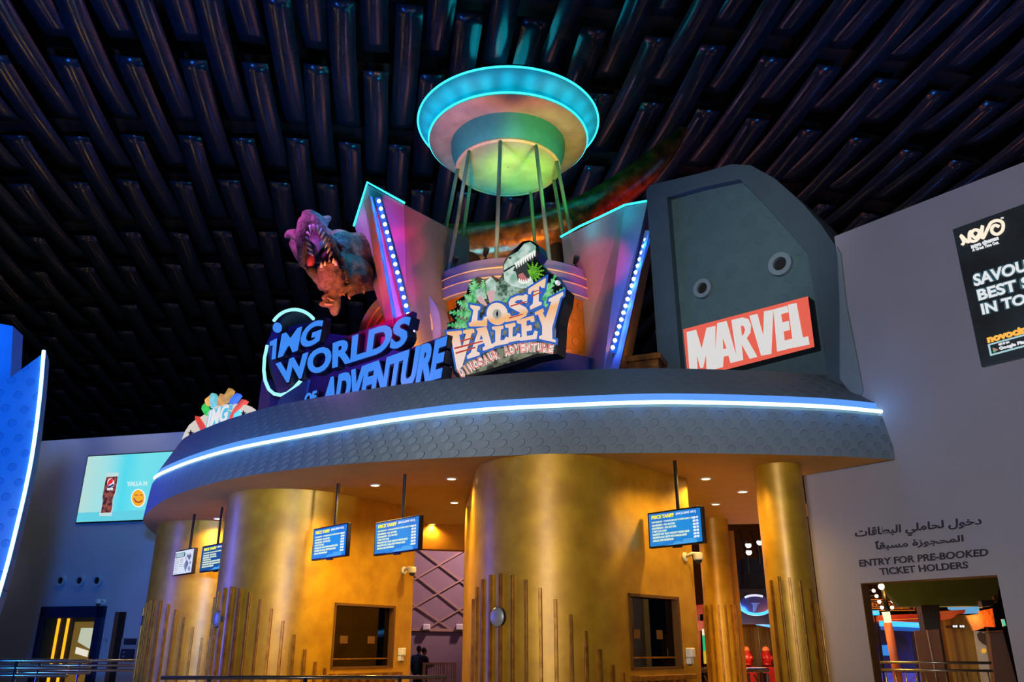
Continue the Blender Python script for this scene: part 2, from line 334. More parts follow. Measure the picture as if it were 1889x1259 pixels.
def set_uv(o, fn):
    uv = o.data.uv_layers.new(name='UVMap')
    for lp in o.data.loops: uv.data[lp.index].uv = fn(lp.vertex_index, o.data.vertices[lp.vertex_index].co)
def frame_uv(o, F):
    off = world_loc(o.parent) if o.parent else o.location
    set_uv(o, lambda i, co: ((co + off - F.o).dot(F.r), (co + off).z))
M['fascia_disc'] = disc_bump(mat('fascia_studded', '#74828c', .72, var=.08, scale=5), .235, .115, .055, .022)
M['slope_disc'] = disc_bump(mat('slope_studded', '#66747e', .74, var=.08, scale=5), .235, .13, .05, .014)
M['tower_disc'] = disc_bump(mat('tower_studded', '#4a6268', .7, var=.1, scale=4), .40, .40, .125, .016)
M['fin_disc'] = disc_bump(mat('fin_studded', '#3e72b0', .6, var=.08, scale=4), .165, .145, .038, .014)  # the grey fin's blue lighting is partly in this base colour
M['orange_disc'] = disc_bump(mat('orange_studded', '#d8860c', .4, .2), .34, .26, .08, .03)
def soft_screen(name, stops, axis_scale):
    m = bpy.data.materials.new(name); m.use_nodes = True; nt = m.node_tree; b = nt.nodes['Principled BSDF']
    tc = nt.nodes.new('ShaderNodeTexCoord'); sp = nt.nodes.new('ShaderNodeSeparateXYZ'); nt.links.new(tc.outputs['Generated'], sp.inputs[0])
    r = nt.nodes.new('ShaderNodeValToRGB'); el = r.color_ramp.elements
    el[0].position, el[0].color = stops[0][0], (*hx(stops[0][1]), 1); el[1].position, el[1].color = stops[-1][0], (*hx(stops[-1][1]), 1)
    for p, c in stops[1:-1]:
        e = el.new(p); e.color = (*hx(c), 1)
    nt.links.new(sp.outputs[axis_scale], r.inputs[0]); nt.links.new(r.outputs[0], b.inputs['Emission Color']); b.inputs['Emission Strength'].default_value = .95; b.inputs['Base Color'].default_value = (.02, .02, .02, 1)
    return m

# ------------------------------------------------------------------ the hall: floor, walls, ceiling
struct(MB().box((0, 18, -.1), (60, 62, .2)).build('floor', M['floor']))
RW = Frame((4.95, 10.6, 0), -50.3)           # right wall, running towards the viewer
dw0, dw1, dz = RW.hit(1587, 1075)[0], RW.hit(1838, 1055)[0], 2.4
wu = RW.hit(1541, 450)[0]
mb = MB(); mb.fbox(RW, -1.3, dw0, 0, 3.95, -.18, 0); mb.fbox(RW, wu, dw1, 3.95, 7.3, -.18, 0); mb.fbox(RW, dw1, 9, 0, 7.3, -.18, 0); mb.fbox(RW, dw0, dw1, dz, 3.95, -.18, 0)
wall_right = struct(mb.build('wall_right', M['wall']), 'tall plain grey wall with the pre-booked entry opening', 'wall')
BW = Frame((-9.6, 21.0, 0), -13.6)
mb = MB(); mb.fbox(BW, -8, 5.2, 0, 6.85, -.3, 0)
wall_back = struct(mb.build('wall_back', M['wall_back']), 'blue-lit back wall with the drinks screen', 'wall')
struct(MB().box((0, 48.6, 10), (70, .3, 20.4)).build('wall_far', M['wall_far']))
struct(MB().box((-27, 22, 9), (.3, 54, 18)).build('wall_left', M['wall_far']))

# woven ceiling of glossy black strips: each strip bows over and under the dark cross bands
CA = math.radians(9); cu = Vector((math.cos(CA), math.sin(CA), 0)); cv = Vector((-math.sin(CA), math.cos(CA), 0))
ZC, HALF = 15.0, 2.75
PER = 5.4
def ceil_z(x, y): return ZC - .006 * (x - 1.5) ** 2 - .0025 * max(0, y - 22) ** 2
mb = MB()
for i in range(-46, 47):
    x = i * .7; y0 = 3.6 + (PER * .42 if i % 2 else 0) - PER
    for sgm in range(10):
        vs = []; m = 14; ya = y0 + sgm * PER; LS = PER * .93
        for j in range(m + 1):
            t = j / m; y = ya + LS * t
            z = ceil_z(x, y) - .26 + .22 * t - .13 * 4 * t * (1 - t) + .03 * math.sin(i * 1.9 + sgm * 2.3); wob = .04 * math.sin(i * 1.7 + y * .5); tw = .018 * math.sin(i * 2.3 + y * .9 + sgm)
            for sx in (-.3, .3):
                p = cu * (x + sx + wob) + cv * y; vs.append((p.x, p.y, z + tw * sx / .3))
        mb.add(vs, [(2 * j, 2 * j + 1, 2 * j + 3, 2 * j + 2) for j in range(m)])
ceiling = struct(mb.build('ceiling', M['ceil'], smooth=True), 'high ceiling woven from glossy black strips', 'ceiling')
so = ceiling.modifiers.new('thick', 'SOLIDIFY'); so.thickness = .02
mb = MB()
for k in range(20):
    y = 3.6 + PER * .5 * k - PER
    prev = []
    for i in range(33):
        x = -32 + 2 * i; z = ceil_z(x, y) + .06
        a = cu * x + cv * (y - .3); b = cu * x + cv * (y + .3); prev += [(a.x, a.y, z), (b.x, b.y, z)]
    mb.add(prev, [(2 * i, 2 * i + 1, 2 * i + 3, 2 * i + 2) for i in range(32)])
mb.build('cross_band', M['ceil_gap'], ceiling)
MB().box((0, 24, 17.0), (70, 56, .2)).build('roof_deck', M['ceil_gap'], ceiling)

# ------------------------------------------------------------------ curved canopy
RIMP = [(1650, 848), (1500, 841), (1240, 836), (1040, 838), (880, 843), (740, 850), (600, 860), (480, 875), (400, 890), (340, 908), (300, 925), (269, 950), (266, 966)]
LEDP = [(1643, 764), (1500, 752), (1240, 745), (1040, 751), (880, 760), (740, 776), (600, 799), (450, 827), (370, 848), (315, 868), (285, 884)]
TOPP = [(1588, 700), (1480, 689), (1240, 680), (1040, 684), (890, 693), (760, 707), (640, 725), (520, 746), (440, 768), (385, 788), (335, 813)]
rim = [at_z(x, y, 3.9) for x, y in RIMP]; led = [at_z(x, y, 4.55) for x, y in LEDP]; top = [at_z(x, y, 5.3) for x, y in TOPP]
backs = [(-7.35, 16.9), (-7.7, 18.4), (-7.7, 20.4), (-7.2, 22.5)]
rim += [Vector((x, y, 3.9)) for x, y in backs[1:]]
led += [Vector((-7.12, 16.3, 4.55)), Vector((-7.45, 17.4, 4.55)), Vector((-7.62, 18.6, 4.55)), Vector((-7.6, 20.4, 4.55)), Vector((-7.1, 22.4, 4.55))]
top += [Vector((-6.75, 16.6, 5.3)), Vector((-7.0, 18, 5.3)), Vector((-7.1, 19.2, 5.3)), Vector((-7.0, 20.6, 5.3)), Vector((-6.5, 22.2, 5.3))]
NS = 160
rimS, ledS, topS = spline(rim, NS), spline(led, NS), spline(top, NS)
def resamp(c, n):
    L = [0]
    for a, b in zip(c, c[1:]): L.append(L[-1] + (b - a).length)
    out = []; k = 0
    for i in range(n + 1):
        t = L[-1] * i / n
        while k < len(c) - 2 and L[k + 1] < t: k += 1
        out.append(c[k].lerp(c[k + 1], (t - L[k]) / max(L[k + 1] - L[k], 1e-9)))
    return out, L[-1]
rimS, LR = resamp(rimS, NS); ledS, LL = resamp(ledS, NS); topS, LT = resamp(topS, NS)
canopy = thing('canopy', (1.0, 13.0, 3.9), 'grey curved canopy over the ticket booths, with a blue light line', 'canopy')
F1 = [p.lerp(q, .93) for p, q in zip(rimS, ledS)]            # top of the lower band, below the light line
def outward(c, i):
    t = c[min(i + 1, len(c) - 1)] - c[max(i - 1, 0)]; n = Vector((t.y, -t.x, 0)); n.normalize()
    return n if n.dot(Vector((1, 17, 0)) - Vector((c[i].x, c[i].y, 0))) < 0 else -n
def strip(mb, a, b): n = len(a); mb.add(a + b, [(i, i + 1, n + i + 1, n + i) for i in range(n - 1)])
led_in = [p - outward(ledS, i) * .05 for i, p in enumerate(ledS)]
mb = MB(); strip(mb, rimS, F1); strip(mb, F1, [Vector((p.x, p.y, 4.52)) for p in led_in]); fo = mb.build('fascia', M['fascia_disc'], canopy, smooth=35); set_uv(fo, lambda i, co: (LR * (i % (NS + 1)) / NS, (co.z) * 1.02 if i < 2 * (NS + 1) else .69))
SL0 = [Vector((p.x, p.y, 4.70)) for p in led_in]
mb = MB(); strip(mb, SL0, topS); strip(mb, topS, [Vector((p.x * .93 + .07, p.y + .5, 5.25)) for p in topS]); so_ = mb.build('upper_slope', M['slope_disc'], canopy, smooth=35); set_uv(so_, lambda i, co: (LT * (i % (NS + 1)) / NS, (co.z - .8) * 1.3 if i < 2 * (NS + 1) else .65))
mb = MB(); mb.tube([p + outward(ledS, i) * .0 + Vector((0, 0, .02)) for i, p in enumerate(ledS)][1:104], .026, 8); mb.build('led_strip', G['led'], canopy, smooth=True)
mb = MB(); strip(mb, [Vector((p.x, p.y, 4.61)) + outward(ledS, i) * .008 for i, p in enumerate(led_in)], [Vector((p.x, p.y, 4.70)) + outward(ledS, i) * .004 for i, p in enumerate(led_in)]); mb.build('led_band', G['band'], canopy)
mb = MB(); strip(mb, [Vector((p.x, p.y, 4.52)) for p in led_in], [Vector((p.x, p.y, 4.612)) for p in led_in]); mb.build('led_cove', M['fascia'], canopy)
soff = rimS + [Vector((4.2, 24, 3.9)), Vector((4.05, 11.9, 3.9))]
soff = rimS + [Vector((-3.4, 22.5, 3.9)), Vector((-3.2, 17.0, 3.9)), Vector((0, 17.0, 3.9)), Vector((5.6, 16.3, 3.9)), Vector((5.4, 15, 3.9)), Vector((3.98, 11.76, 3.9))]
MB().add([v + Vector((0, 0, .0)) for v in soff], [tuple(range(len(soff)))]).build('soffit', M['soffit'], canopy)
rt = [Vector((p.x * .93 + .07, p.y + .5, 5.26)) for p in topS] + [Vector((-2, 24, 5.26)), Vector((4.4, 24, 5.26)), Vector((3.9, 12, 5.26))]
MB().add(rt, [tuple(range(len(rt)))]).build('canopy_deck', M['roof'], canopy)
# the light line really lights what is around it
for i in range(3, 104, 4):
    p = ledS[i] + outward(ledS, i) * .14 + Vector((0, 0, .06)); lamp('POINT', p, '#3c9cff', 1.3, .05)

# ------------------------------------------------------------------ ticket booths: rounded gold nose, ribs, flat window wall
RIBH = [1.35, 1.7, 2.0, 2.2, 2.34, 2.42, 2.46, 2.47, 2.44, 2.38, 2.28, 2.15, 1.98, 1.8, 1.6, 1.43, 1.34]
def booth(c, r, deg, length, win, label, back, counter=True, nrib=17):
    a = math.radians(deg); d = Vector((math.cos(a), math.sin(a), 0)); nrm = Vector((d.y, -d.x, 0)); c = Vector((c[0], c[1], 0))
    root = thing('ticket_booth', c, label, 'ticket booth')
    tp = c + nrm * r; F = Frame(tp, deg); ang1 = math.atan2(nrm.y, nrm.x)
    bk = Vector((back[0], back[1], 0)); dv = c - bk; L = dv.length; be = math.asin(r / L); ga = math.atan2(dv.y, dv.x) + math.pi   # left tangent
    th = math.atan2((bk - c).y, (bk - c).x); ang0 = th + math.acos(r / L)
    while ang0 > ang1: ang0 -= 2 * math.pi
    while ang0 < ang1 - 2 * math.pi: ang0 += 2 * math.pi
    arc = [c + Vector((math.cos(ang0 + (ang1 - ang0) * k / 40), math.sin(ang0 + (ang1 - ang0) * k / 40), 0)) * r for k in range(41)]
    out = [bk] + arc; Z = 3.9
    mb = MB(); n = len(out); mb.add(out + [p + Vector((0, 0, Z)) for p in out], [(i, i + 1, n + i + 1, n + i) for i in range(n - 1)])
    end = F.P(length, 0); cr = .09
    if win:
        u0, u1, v0, v1 = win
        for a0, a1, b0, b1 in ((0, u0, 0, Z), (u1, length, 0, Z), (u0, u1, 0, v0), (u0, u1, v1, Z)):
            mb.add([F.P(a0, b0), F.P(a1, b0), F.P(a1, b1), F.P(a0, b1)], [(0, 1, 2, 3)])
    else: mb.add([F.P(0, 0), F.P(length, 0), F.P(length, Z), F.P(0, Z)], [(0, 1, 2, 3)])
    rnd = [F.P(length + cr * math.sin(t), 0, -cr + cr * math.cos(t)) for t in [math.pi * k / 12 for k in range(13)]] + [F.P(length - .1, 0, -.9), bk]
    n = len(rnd); mb.add(rnd + [p + Vector((0, 0, Z)) for p in rnd], [(i, i + 1, n + i + 1, n + i) for i in range(n - 1)])
    mb.build('shell', M['gold'], root, smooth=30)
    step = .174 / r
    for k in range(nrib):
        an = ang1 - .03 - step * (nrib - 1 - k)
        if an < ang0 + .02: continue
        p = c + Vector((math.cos(an), math.sin(an), 0)) * (r + .012); MB().box(p + Vector((0, 0, RIBH[k + 17 - nrib] / 2)), (.05, .038, RIBH[k + 17 - nrib]), an).build('rib', M['gold_rib'], root, bevel=.004)
    if win:
        mb = MB(); mb.fbox(F, u0, u0 + .035, v0, v1, -.16, .012); mb.fbox(F, u1 - .035, u1, v0, v1, -.16, .012); mb.fbox(F, u0, u1, v1 - .035, v1, -.16, .012); mb.fbox(F, u0, u1, v0, v0 + .03, -.16, .012)
        fr = mb.build('window_frame', M['brown'], root)
        MB().fbox(F, u0 + .03, u1 - .03, v0 + .03, v1 - .03, -.10, -.09).build('pane', glassmat, fr)
        mb = MB(); mb.fbox(F, u0, u1, v0 + .13, v0 + .15, -.09, -.07); mb.build('shelf_rail', M['gold_rib'], root)
        MB().fbox(F, u0 + .62 * (u1 - u0), u0 + .74 * (u1 - u0), v0 + .36, v0 + .47, -.088, -.086).build('notice', M['brown'], root); mb = MB(); mb.fbox(F, u0 + .18 * (u1 - u0), u0 + .3 * (u1 - u0), v0 + .36, v0 + .47, -.088, -.086); mb.build('notice', M['brown'], root)
        mb = MB(); mb.fbox(F, u0 - .3, u1 + .3, 0, 3.2, -1.25, -1.2); mb.fbox(F, u0 - .3, u0 - .26, 0, 3.2, -1.2, -.2); mb.fbox(F, u1 + .26, u1 + .3, 0, 3.2, -1.2, -.2); mb.fbox(F, u0 - .3, u1 + .3, 3.16, 3.2, -1.2, -.02); mb.build('room_lining', M['roof'], root)
        mb = MB(); mb.fbox(F, u0 - .02, u1 + .1, v0 - .12, v0 - .06, 0, .14); mb.build('counter', M['gold_rib'], root, bevel=.008)
        for k in range(8):
            u = u0 + .03 + (u1 - u0 - .02) * k / 7; MB().fbox(F, u - .02, u + .02, 0, v0 - .121, 0, .035).build('slat', M['gold_rib'], root)
    return root, F, c, r, ang1
glassmat = glass('booth_glass', '#6a6458', .09)
BA, FA, cA, rA, aA = booth((.55, 11.25), 1.05, 47, 1.73, (.17, 1.32, 1.36, 2.25), 'gold ticket booth in the middle with the widest rounded nose', (-.80, 14.2))
BB, FB, cB, rB, aB = booth((-3.58, 13.64), 1.05, 54, 1.78, (.08, 1.40, 1.32, 2.26), 'gold ticket booth left of the middle one, its nose edge lit violet', (-4.6, 15.9))
BC, FC, cC, rC, aC = booth((-6.04, 16.95), 1.05, 52, 3.0, None, 'gold ticket booth furthest left, its nose edge lit blue', (-7.2, 19.6))

def gold_column(c, r, label, peak, nr, h0, hs):
    root = thing('gold_column', c, label, 'column'); c = Vector(c)
    MB().lathe(c, [(r, 0), (r, 3.9)], 40).build('shaft', M['gold'], root, smooth=True)
    for k in range(nr):
        an = peak + (k - 2) * (.12 / r); p = c + Vector((math.cos(an), math.sin(an), 0)) * (r + .01); h = hs[min(k, len(hs) - 1)]
        MB().box(p + Vector((0, 0, h / 2)), (.04, .03, h), an).build('rib', M['gold_rib'], root, bevel=.004)
    return root
gold_column((3.57, 11.0, 0), .305, 'gold column against the right wall, nearest the entry opening', -1.9, 8, 2.4, [2.42, 2.46, 2.44, 2.4, 2.3, 2.15, 1.95, 1.7])
gold_column((3.80, 15.85, 0), .28, 'slimmer gold column deeper under the canopy, beside the turnstiles', -2.3, 9, 2.3, [2.35] * 9)
wt = struct(MB().box((-1.45, 16.6, 3.66), (2.6, .3, .48), math.radians(18)).build('trim_1', M['gold_in']), 'gold header between two booths', 'header')
struct(MB().box((4.38, 17.6, 1.95), (.5, .35, 3.9), -.2).build('wall_inner', M['gold_in']), 'gold inner wall end', 'wall')
struct(MB().box((7.6, 24.8, 4.2), (7, .3, 3.0)).build('trim_2', M['brown']), 'brown upper wall deep inside', 'wall')

# grey round wall lamps on the noses
def dome(c, r, an, z, label):
    d = Vector((math.cos(an), math.sin(an), 0)); p = Vector((c.x, c.y, z)) + d * (r + .03)
    root = thing('round_wall_lamp', p, label, 'lamp', 'round grey lamps on the booth noses')
    F = Frame(p, math.degrees(an) + 90)
    mb = MB(); mb.lathe((0, 0, 0), [(0, .03), (.07, .027), (.105, .012), (.115, 0)], 28); q = d.to_track_quat('Z', 'Y').to_matrix(); mb.v = [p + q @ v for v in mb.v]; mb.build('lens', M['grey'], root, smooth=True)
    mb = MB(); mb.lathe((0, 0, 0), [(.115, 0.004), (.12, -.005), (.12, -.06)], 28); mb.v = [p + q @ v for v in mb.v]; mb.build('housing', M['darkgrey'], root, smooth=30)
def nose_angle(c, r, px, py):      # where a viewing ray meets the nose cylinder
    d = ray(px, py); dx, dy = d.x, d.y; A = dx * dx + dy * dy; B = -(c.x * dx + c.y * dy); Cc = c.x ** 2 + c.y ** 2 - r * r
    t = (-B - math.sqrt(max(B * B - A * Cc, 0))) / A; p = EYEV + d * t; return math.atan2(p.y - c.y, p.x - c.x), p.z
for c, r, px, py, lb in ((cA, rA, 920, 1139, 'round grey lamp on the nose of the middle gold booth'), (cB, rB, 404, 1143, 'round grey lamp on the nose of the violet-edged booth'), (cC, rC, 264, 1146, 'round grey lamp on the nose of the furthest left booth')):
    an, z = nose_angle(c, r, px, py); dome(c, r, an, z, lb)

# downlights in the soffit
DL = [(692, 895, 'between the second and third price screens'), (833, 883, 'nearest the left edge of the middle booth'), (838, 927, 'in the gap left of the middle booth, second from the front'), (797, 967, 'deepest in the gap left of the middle booth'),
      (1302, 883, 'right of the middle booth, nearest the canopy edge'), (1370, 907, 'beside the right gold column'), (1320, 930, 'over the inner gold column, deepest on the right'), (402, 957, 'beside the pole of the dim price screen'), (560, 930, 'hidden against the wall of the second booth')]
first = None
for px, py, lb in DL[:8]:
    p = at_z(px, py, 3.9) - Vector((0, 0, .003))
    if first is None:
        first = thing('downlight', p, 'small warm downlight ' + lb, 'downlight', 'downlights in the canopy soffit')
        mb = MB(); mb.lathe(p, [(.085, .004), (.085, -.012), (.062, -.012), (.062, 0)], 28); mb.build('trim_ring', M['white'], first, smooth=30)
        mb = MB(); mb.lathe(p, [(.062, -.004), (.001, -.004)], 28); mb.build('lens', G['warm'], first)
    else: dup(first, p, 'small warm downlight ' + lb)
    lamp('SPOT', p - Vector((0, 0, .04)), '#ffcc68', 150, .06, aim=p - Vector((0, 0, 2)), angle=150, blend=.8)
for x, y in ((-4.9, 14.6), (-2.1, 15.6), (-1.3, 12.0), (1.9, 12.8), (3.2, 13.3), (2.6, 16.2), (-4.6, 17.6), (-2.3, 12.0), (2.5, 10.75)):
    lamp('SPOT', (x, y, 3.8), '#ffca60', 165, .08, aim=(x, y, 0), angle=155, blend=.8)

# ------------------------------------------------------------------ hanging price screens
def z_(x, y, ox, oy, k): return (ox + x * k, oy + y * k)
SCR_DEG = -47
ROWS = [('UAE RESIDENT - 3 HOURS BEFORE CLOSING (MIN 3 PAX)', .0, .79, .675), ('UAE RESIDENT - FULL DAY PASS', .0, .43, .59), ('NON RESIDENT - FULL DAY PASS', .0, .45, .505), ('2 VISIT DAY PASS', .0, .27, .42),
        ('UNLIMITED FAST TRACK WITHOUT MARKED RIDES', .0, .68, .335), ('UNLIMITED FAST TRACK WITH MARKED RIDES', .0, .63, .25), ('ANNUAL PASS MEMBERSHIP', .0, .39, .165)]
PRICES = ['AED 99', 'AED 195', 'AED 269', 'AED 312', 'AED 200', 'AED 300', 'AED 599']
def price_screen(polepx, quad, label, dim=False):
    tl, tr, br, bl = quad; pt = at_z(*polepx, 3.9); F = Frame((pt.x, pt.y, 0), SCR_DEG)
    q = F.uv(quad, .04); u0 = (q[0][0] + q[3][0]) / 2; u1 = (q[1][0] + q[2][0]) / 2; v0 = (q[2][1] + q[3][1]) / 2; v1 = (q[0][1] + q[1][1]) / 2
    root = thing('price_screen', (pt.x, pt.y, 3.9), label, 'screen', 'hanging price screens')
    cx = (u0 + u1) / 2; w = u1 - u0; h = v1 - v0
    MB().cyl(F.P(0, v1 - .25, -.03), F.P(0, 3.9, -.03), .022, 12).build('pole', M['black'], root, smooth=30)
    MB().fbox(F, u0, u1, v0, v1, -.035, .03).build('housing', M['black'], root, bevel=.006)
    b = .022; MB().fbox(F, u0 + b, u1 - b, v0 + b, v1 - b, .0, .032).build('display', G['scr_dim'] if dim else G['scr'], root)
    MB().fbox(F, cx - .06, cx + .06, v0 - .02, v0 + .005, -.02, .02).build('sensor_bar', M['black'], root)
    def R(a0, a1, b0, b1): return [(u0 + w * a0, v0 + h * b1), (u0 + w * a1, v0 + h * b1), (u0 + w * a1, v0 + h * b0), (u0 + w * a0, v0 + h * b0)]
    mb = MB(); text_on(mb, F, 'PRICE TARIFF', R(.08, .50, .80, .905), .03, .036, .05, px=False); mb.build('heading_lettering', G['syel'], root)
    mb = MB(); text_on(mb, F, '(INCLUSIVE VAT)', R(.54, .90, .82, .90), .03, .036, .0, px=False); mb.build('vat_lettering', G['swhite'], root)
    mb = MB()
    for t, a0, a1, b in ROWS: text_on(mb, F, t, R(.08, .08 + a1, b, b + .058), .03, .036, .03, px=False)
    mb.build('tariff_lettering', G['spale'], root)
    mb = MB()
    for i, t in enumerate(PRICES): text_on(mb, F, t, R(.83, .93, .675 - .085 * i, .675 - .085 * i + .058), .03, .036, .04, px=False)
    mb.build('price_lettering', G['swhite'], root)
    mb = MB(); A = lambda pts: [(u0 + w * x, v0 + h * y) for x, y in pts]
    shape_on(mb, F, [A([(.30, .04), (.45, .05), (.47, .10), (.55, .125), (.62, .10), (.66, .17), (.74, .17), (.82, .155), (.88, .11), (.88, .04), (.30, .035)])], .03, .0345, px=False); mb.build('building_silhouette', G['sart'], root)
    return root
price_screen((1242, 850), [(1190, 948), (1290, 933), (1301, 1000), (1200, 1014)], 'bright blue price screen hanging right of the middle gold booth')
price_screen((744, 875), [(687, 964), (769, 952), (776, 1015), (692, 1025)], 'blue price screen hanging beside the gap left of the middle booth, over the security camera')
price_screen((621, 892), [(574, 975), (637, 967), (640, 1027), (577, 1033)], 'smaller blue price screen hanging right of the violet-edged booth nose')
price_screen((407, 936), [(369, 1008), (425, 1000), (425, 1049), (370, 1056)], 'dim blue price screen half hidden behind the violet-edged booth nose', True)
# white directory screen
pt = at_z(356, 949, 3.9); F = Frame((pt.x, pt.y, 0), SCR_DEG); quad = [(317, 1017), (358, 1012), (359, 1058), (317, 1063)]
q = F.uv(quad, .04); u0, u1, v0, v1 = q[3][0], q[1][0], (q[2][1] + q[3][1]) / 2, (q[0][1] + q[1][1]) / 2; w, h = u1 - u0, v1 - v0
root = thing('directory_screen', (pt.x, pt.y, 3.9), 'white information screen with diamond pictures hanging over the furthest left booth', 'screen')
MB().cyl(F.P(0, v1 - .2, -.03), F.P(0, 3.9, -.03), .022, 12).build('pole', M['black'], root, smooth=30)
MB().fbox(F, u0, u1, v0, v1, -.035, .03).build('housing', M['black'], root, bevel=.006)
MB().fbox(F, u0 + .02, u1 - .02, v0 + .02, v1 - .02, 0, .032).build('display', G['swboard'], root)
A = lambda pts: [(u0 + w * x, v0 + h * (1 - y)) for x, y in pts]
mb = MB(); shape_on(mb, F, [A([(.06, .12), (.52, .12), (.56, .16), (.56, .24), (.52, .30), (.06, .30)]), A([(.09, .15), (.49, .15), (.49, .27), (.09, .27)])], .03, .035, px=False); mb.build('title_box', G['teal'], root)
mb = MB()
for y in (.19, .23): mb.fbox(F, u0 + w * .12, u0 + w * .46, v0 + h * (1 - y) - .006, v0 + h * (1 - y) + .006, .03, .036)
for c, ys in ((.06, (.45, .53, .62, .70, .78, .9)), (.30, (.42, .5, .58, .66))):
    for y in ys: mb.fbox(F, u0 + w * c, u0 + w * (c + .18), v0 + h * (1 - y) - .005, v0 + h * (1 - y) + .005, .03, .036)
mb.build('text_lines', G['sgrey'], root)
mb = MB()
for c in (.06, .30): mb.fbox(F, u0 + w * c, u0 + w * (c + .17), v0 + h * .62, v0 + h * .635, .03, .036)
mb.build('red_headings', G['spink'], root)
mb = MB()
for dm in ([(.70, .20), (.76, .29), (.69, .36), (.65, .29)], [(.82, .20), (.90, .33), (.80, .48), (.73, .35)], [(.62, .33), (.65, .37), (.61, .42), (.59, .38)], [(.68, .42), (.79, .60), (.68, .90), (.55, .64)], [(.84, .66), (.92, .80), (.88, .92), (.79, .80)], [(.87, .50), (.93, .57), (.87, .64), (.82, .58)]): shape_on(mb, F, [A(dm)], .03, .035, px=False)
mb.build('diamond_pictures', G['spurple'], root)

# ------------------------------------------------------------------ grey tower with the comics-film sign
TW = Frame((4.8, 10.9, 0), -43)
U = lambda pts, w=0: TW.uv(pts, w)
def base_down(uv, z): return uv
outer = U([(1192, 352), (1198, 342), (1290, 320), (1350, 303), (1385, 305), (1430, 330), (1480, 375), (1515, 415), (1540, 452), (1552, 500)]); outer = outer + [(outer[-1][0] + .02, 4.75), (outer[0][0] + .02, 4.75)]
inner = U([(1236, 368), (1300, 350), (1370, 335), (1408, 372), (1460, 430), (1494, 470), (1512, 570)], -.1); inner = inner + [(inner[-1][0] + .02, 4.95), (inner[0][0] + .02, 4.95)]
tower = thing('sign_tower', TW.P(-1.6, 5.26), 'tall grey arched tower with two round ports, standing on the right end of the canopy', 'tower')
mb = MB(); shape_on(mb, TW, [outer, inner], -.22, .0, px=False); mb.build('arched_frame', M['tower'], tower)
mb = MB(); mb.prism(TW, inner, -.3, -.14); frame_uv(mb.build('face_panel', M['tower_disc'], tower), TW)
mb = MB(); mb.prism(TW, outer, -1.1, -.24); mb.build('tower_body', M['tower'], tower)
bt = U([(1543, 452), (1552, 468), (1562, 560), (1578, 640), (1593, 720), (1590, 731), (1570, 728), (1548, 700), (1548, 560)], .1)
mb = MB(); mb.prism(TW, bt, -.9, .12); mb.build('buttress', M['fascia'], tower, bevel=.03)
for (px, py, ro) in ((1297, 533, .165), (1440, 488, .19)):
    c = TW.hit(px, py, -.1); mb = MB(); mb.ring(TW, c, ro, ro * .58, -.15, -.06, 36); pr = mb.build('porthole_ring', M['fascia'], tower, smooth=35)
    mb = MB(); mb.prism(TW, ell(c[0], c[1], ro * .6, ro * .6, 28), -.16, -.12); mb.build('opening', M['ceil_gap'], pr)
mv = thing('cinema_brand_sign', TW.P(*TW.hit(1380, 640)), 'red lit oblong sign with white block capitals on the grey tower', 'sign')
sq = [(1260, 608), (1490, 547), (1502, 640), (1269, 700)]
mb = MB(); mb.prism(TW, TW.uv(sq, .1), -.14, .09); mb.build('sign_case', M['darkgrey'], mv)
mb = MB(); mb.prism(TW, TW.uv(sq, .1), .09, .1); mb.build('red_face', G['mred'], mv)
k = .3574
LET = dict(M=[[(242, 512), (290, 500), (319, 600), (345, 490), (389, 480), (388, 705), (345, 712), (342, 620), (326, 695), (312, 697), (293, 622), (297, 718), (258, 724)]],
    A=[[(400, 466), (447, 455), (505, 662), (468, 671), (458, 632), (432, 638), (428, 692), (384, 704)], [(427, 535), (448, 596), (429, 601)]],
    R=[[(473, 450), (530, 436), (560, 444), (573, 475), (570, 514), (551, 542), (606, 639), (567, 649), (524, 572), (533, 655), (503, 662)], [(520, 478), (537, 480), (544, 500), (538, 522), (526, 534)]],
    V=[[(566, 428), (606, 418), (638, 535), (641, 405), (688, 396), (678, 624), (626, 633)]],
    E=[[(690, 395), (760, 376), (766, 408), (728, 419), (735, 462), (768, 454), (774, 500), (741, 508), (747, 556), (786, 546), (791, 591), (709, 612)]],
    L=[[(764, 371), (808, 362), (841, 540), (868, 534), (875, 575), (794, 592)]])
mb = MB()
for ch in LET.values(): shape_on(mb, TW, [[z_(x, y, 1180, 430, k) for x, y in lp] for lp in ch], .1, .112)
mb.build('white_lettering', G['mwhite'], mv)

# ------------------------------------------------------------------ purple name sign
IM = Frame((-.62, 11.75, 0), -43); k = .2859
def zi(pts): return [z_(x, y, 320, 500, k) for x, y in pts]
im = thing('park_name_sign', IM.P(-2.2, 5.26), 'purple sign with three lines of slanted blue letters and a cyan light arc', 'sign')
mb = MB()
mb.prism(IM, IM.uv(zi(ell(762, 530, 165, 285, 40)), -.16), -.3, -.2)
mb.build('round_backing', M['navy'], im)
mb = MB(); mb.prism(IM, IM.uv(zi([(600, 470), (640, 390), (990, 300), (975, 400), (1130, 420), (1545, 262), (1530, 345), (1475, 520), (1770, 412), (1730, 700), (1720, 760), (820, 1000), (660, 760)]), -.1), -.2, -.1); mb.build('backing_panel', M['purple'], im)
mb = MB(); mb.prism(IM, IM.uv(zi([(690, 815), (870, 700), (855, 800), (830, 840), (700, 900), (640, 930)]), -.05), -.12, -.05); mb.build('blue_panel', M['blueboard'], im)
mb = MB(); mb.prism(IM, IM.uv(zi([(580, 690), (632, 760), (622, 960), (545, 960)]), -.25), -.45, -.22); mb.build('side_post', M['purple'], im)
mb = MB(); mb.tube([IM.P(*IM.hit(*p, -.08), -.08) for p in zi(ell(780, 430, 165, 180, 20, 205, 318)[2:])], .035, 8)
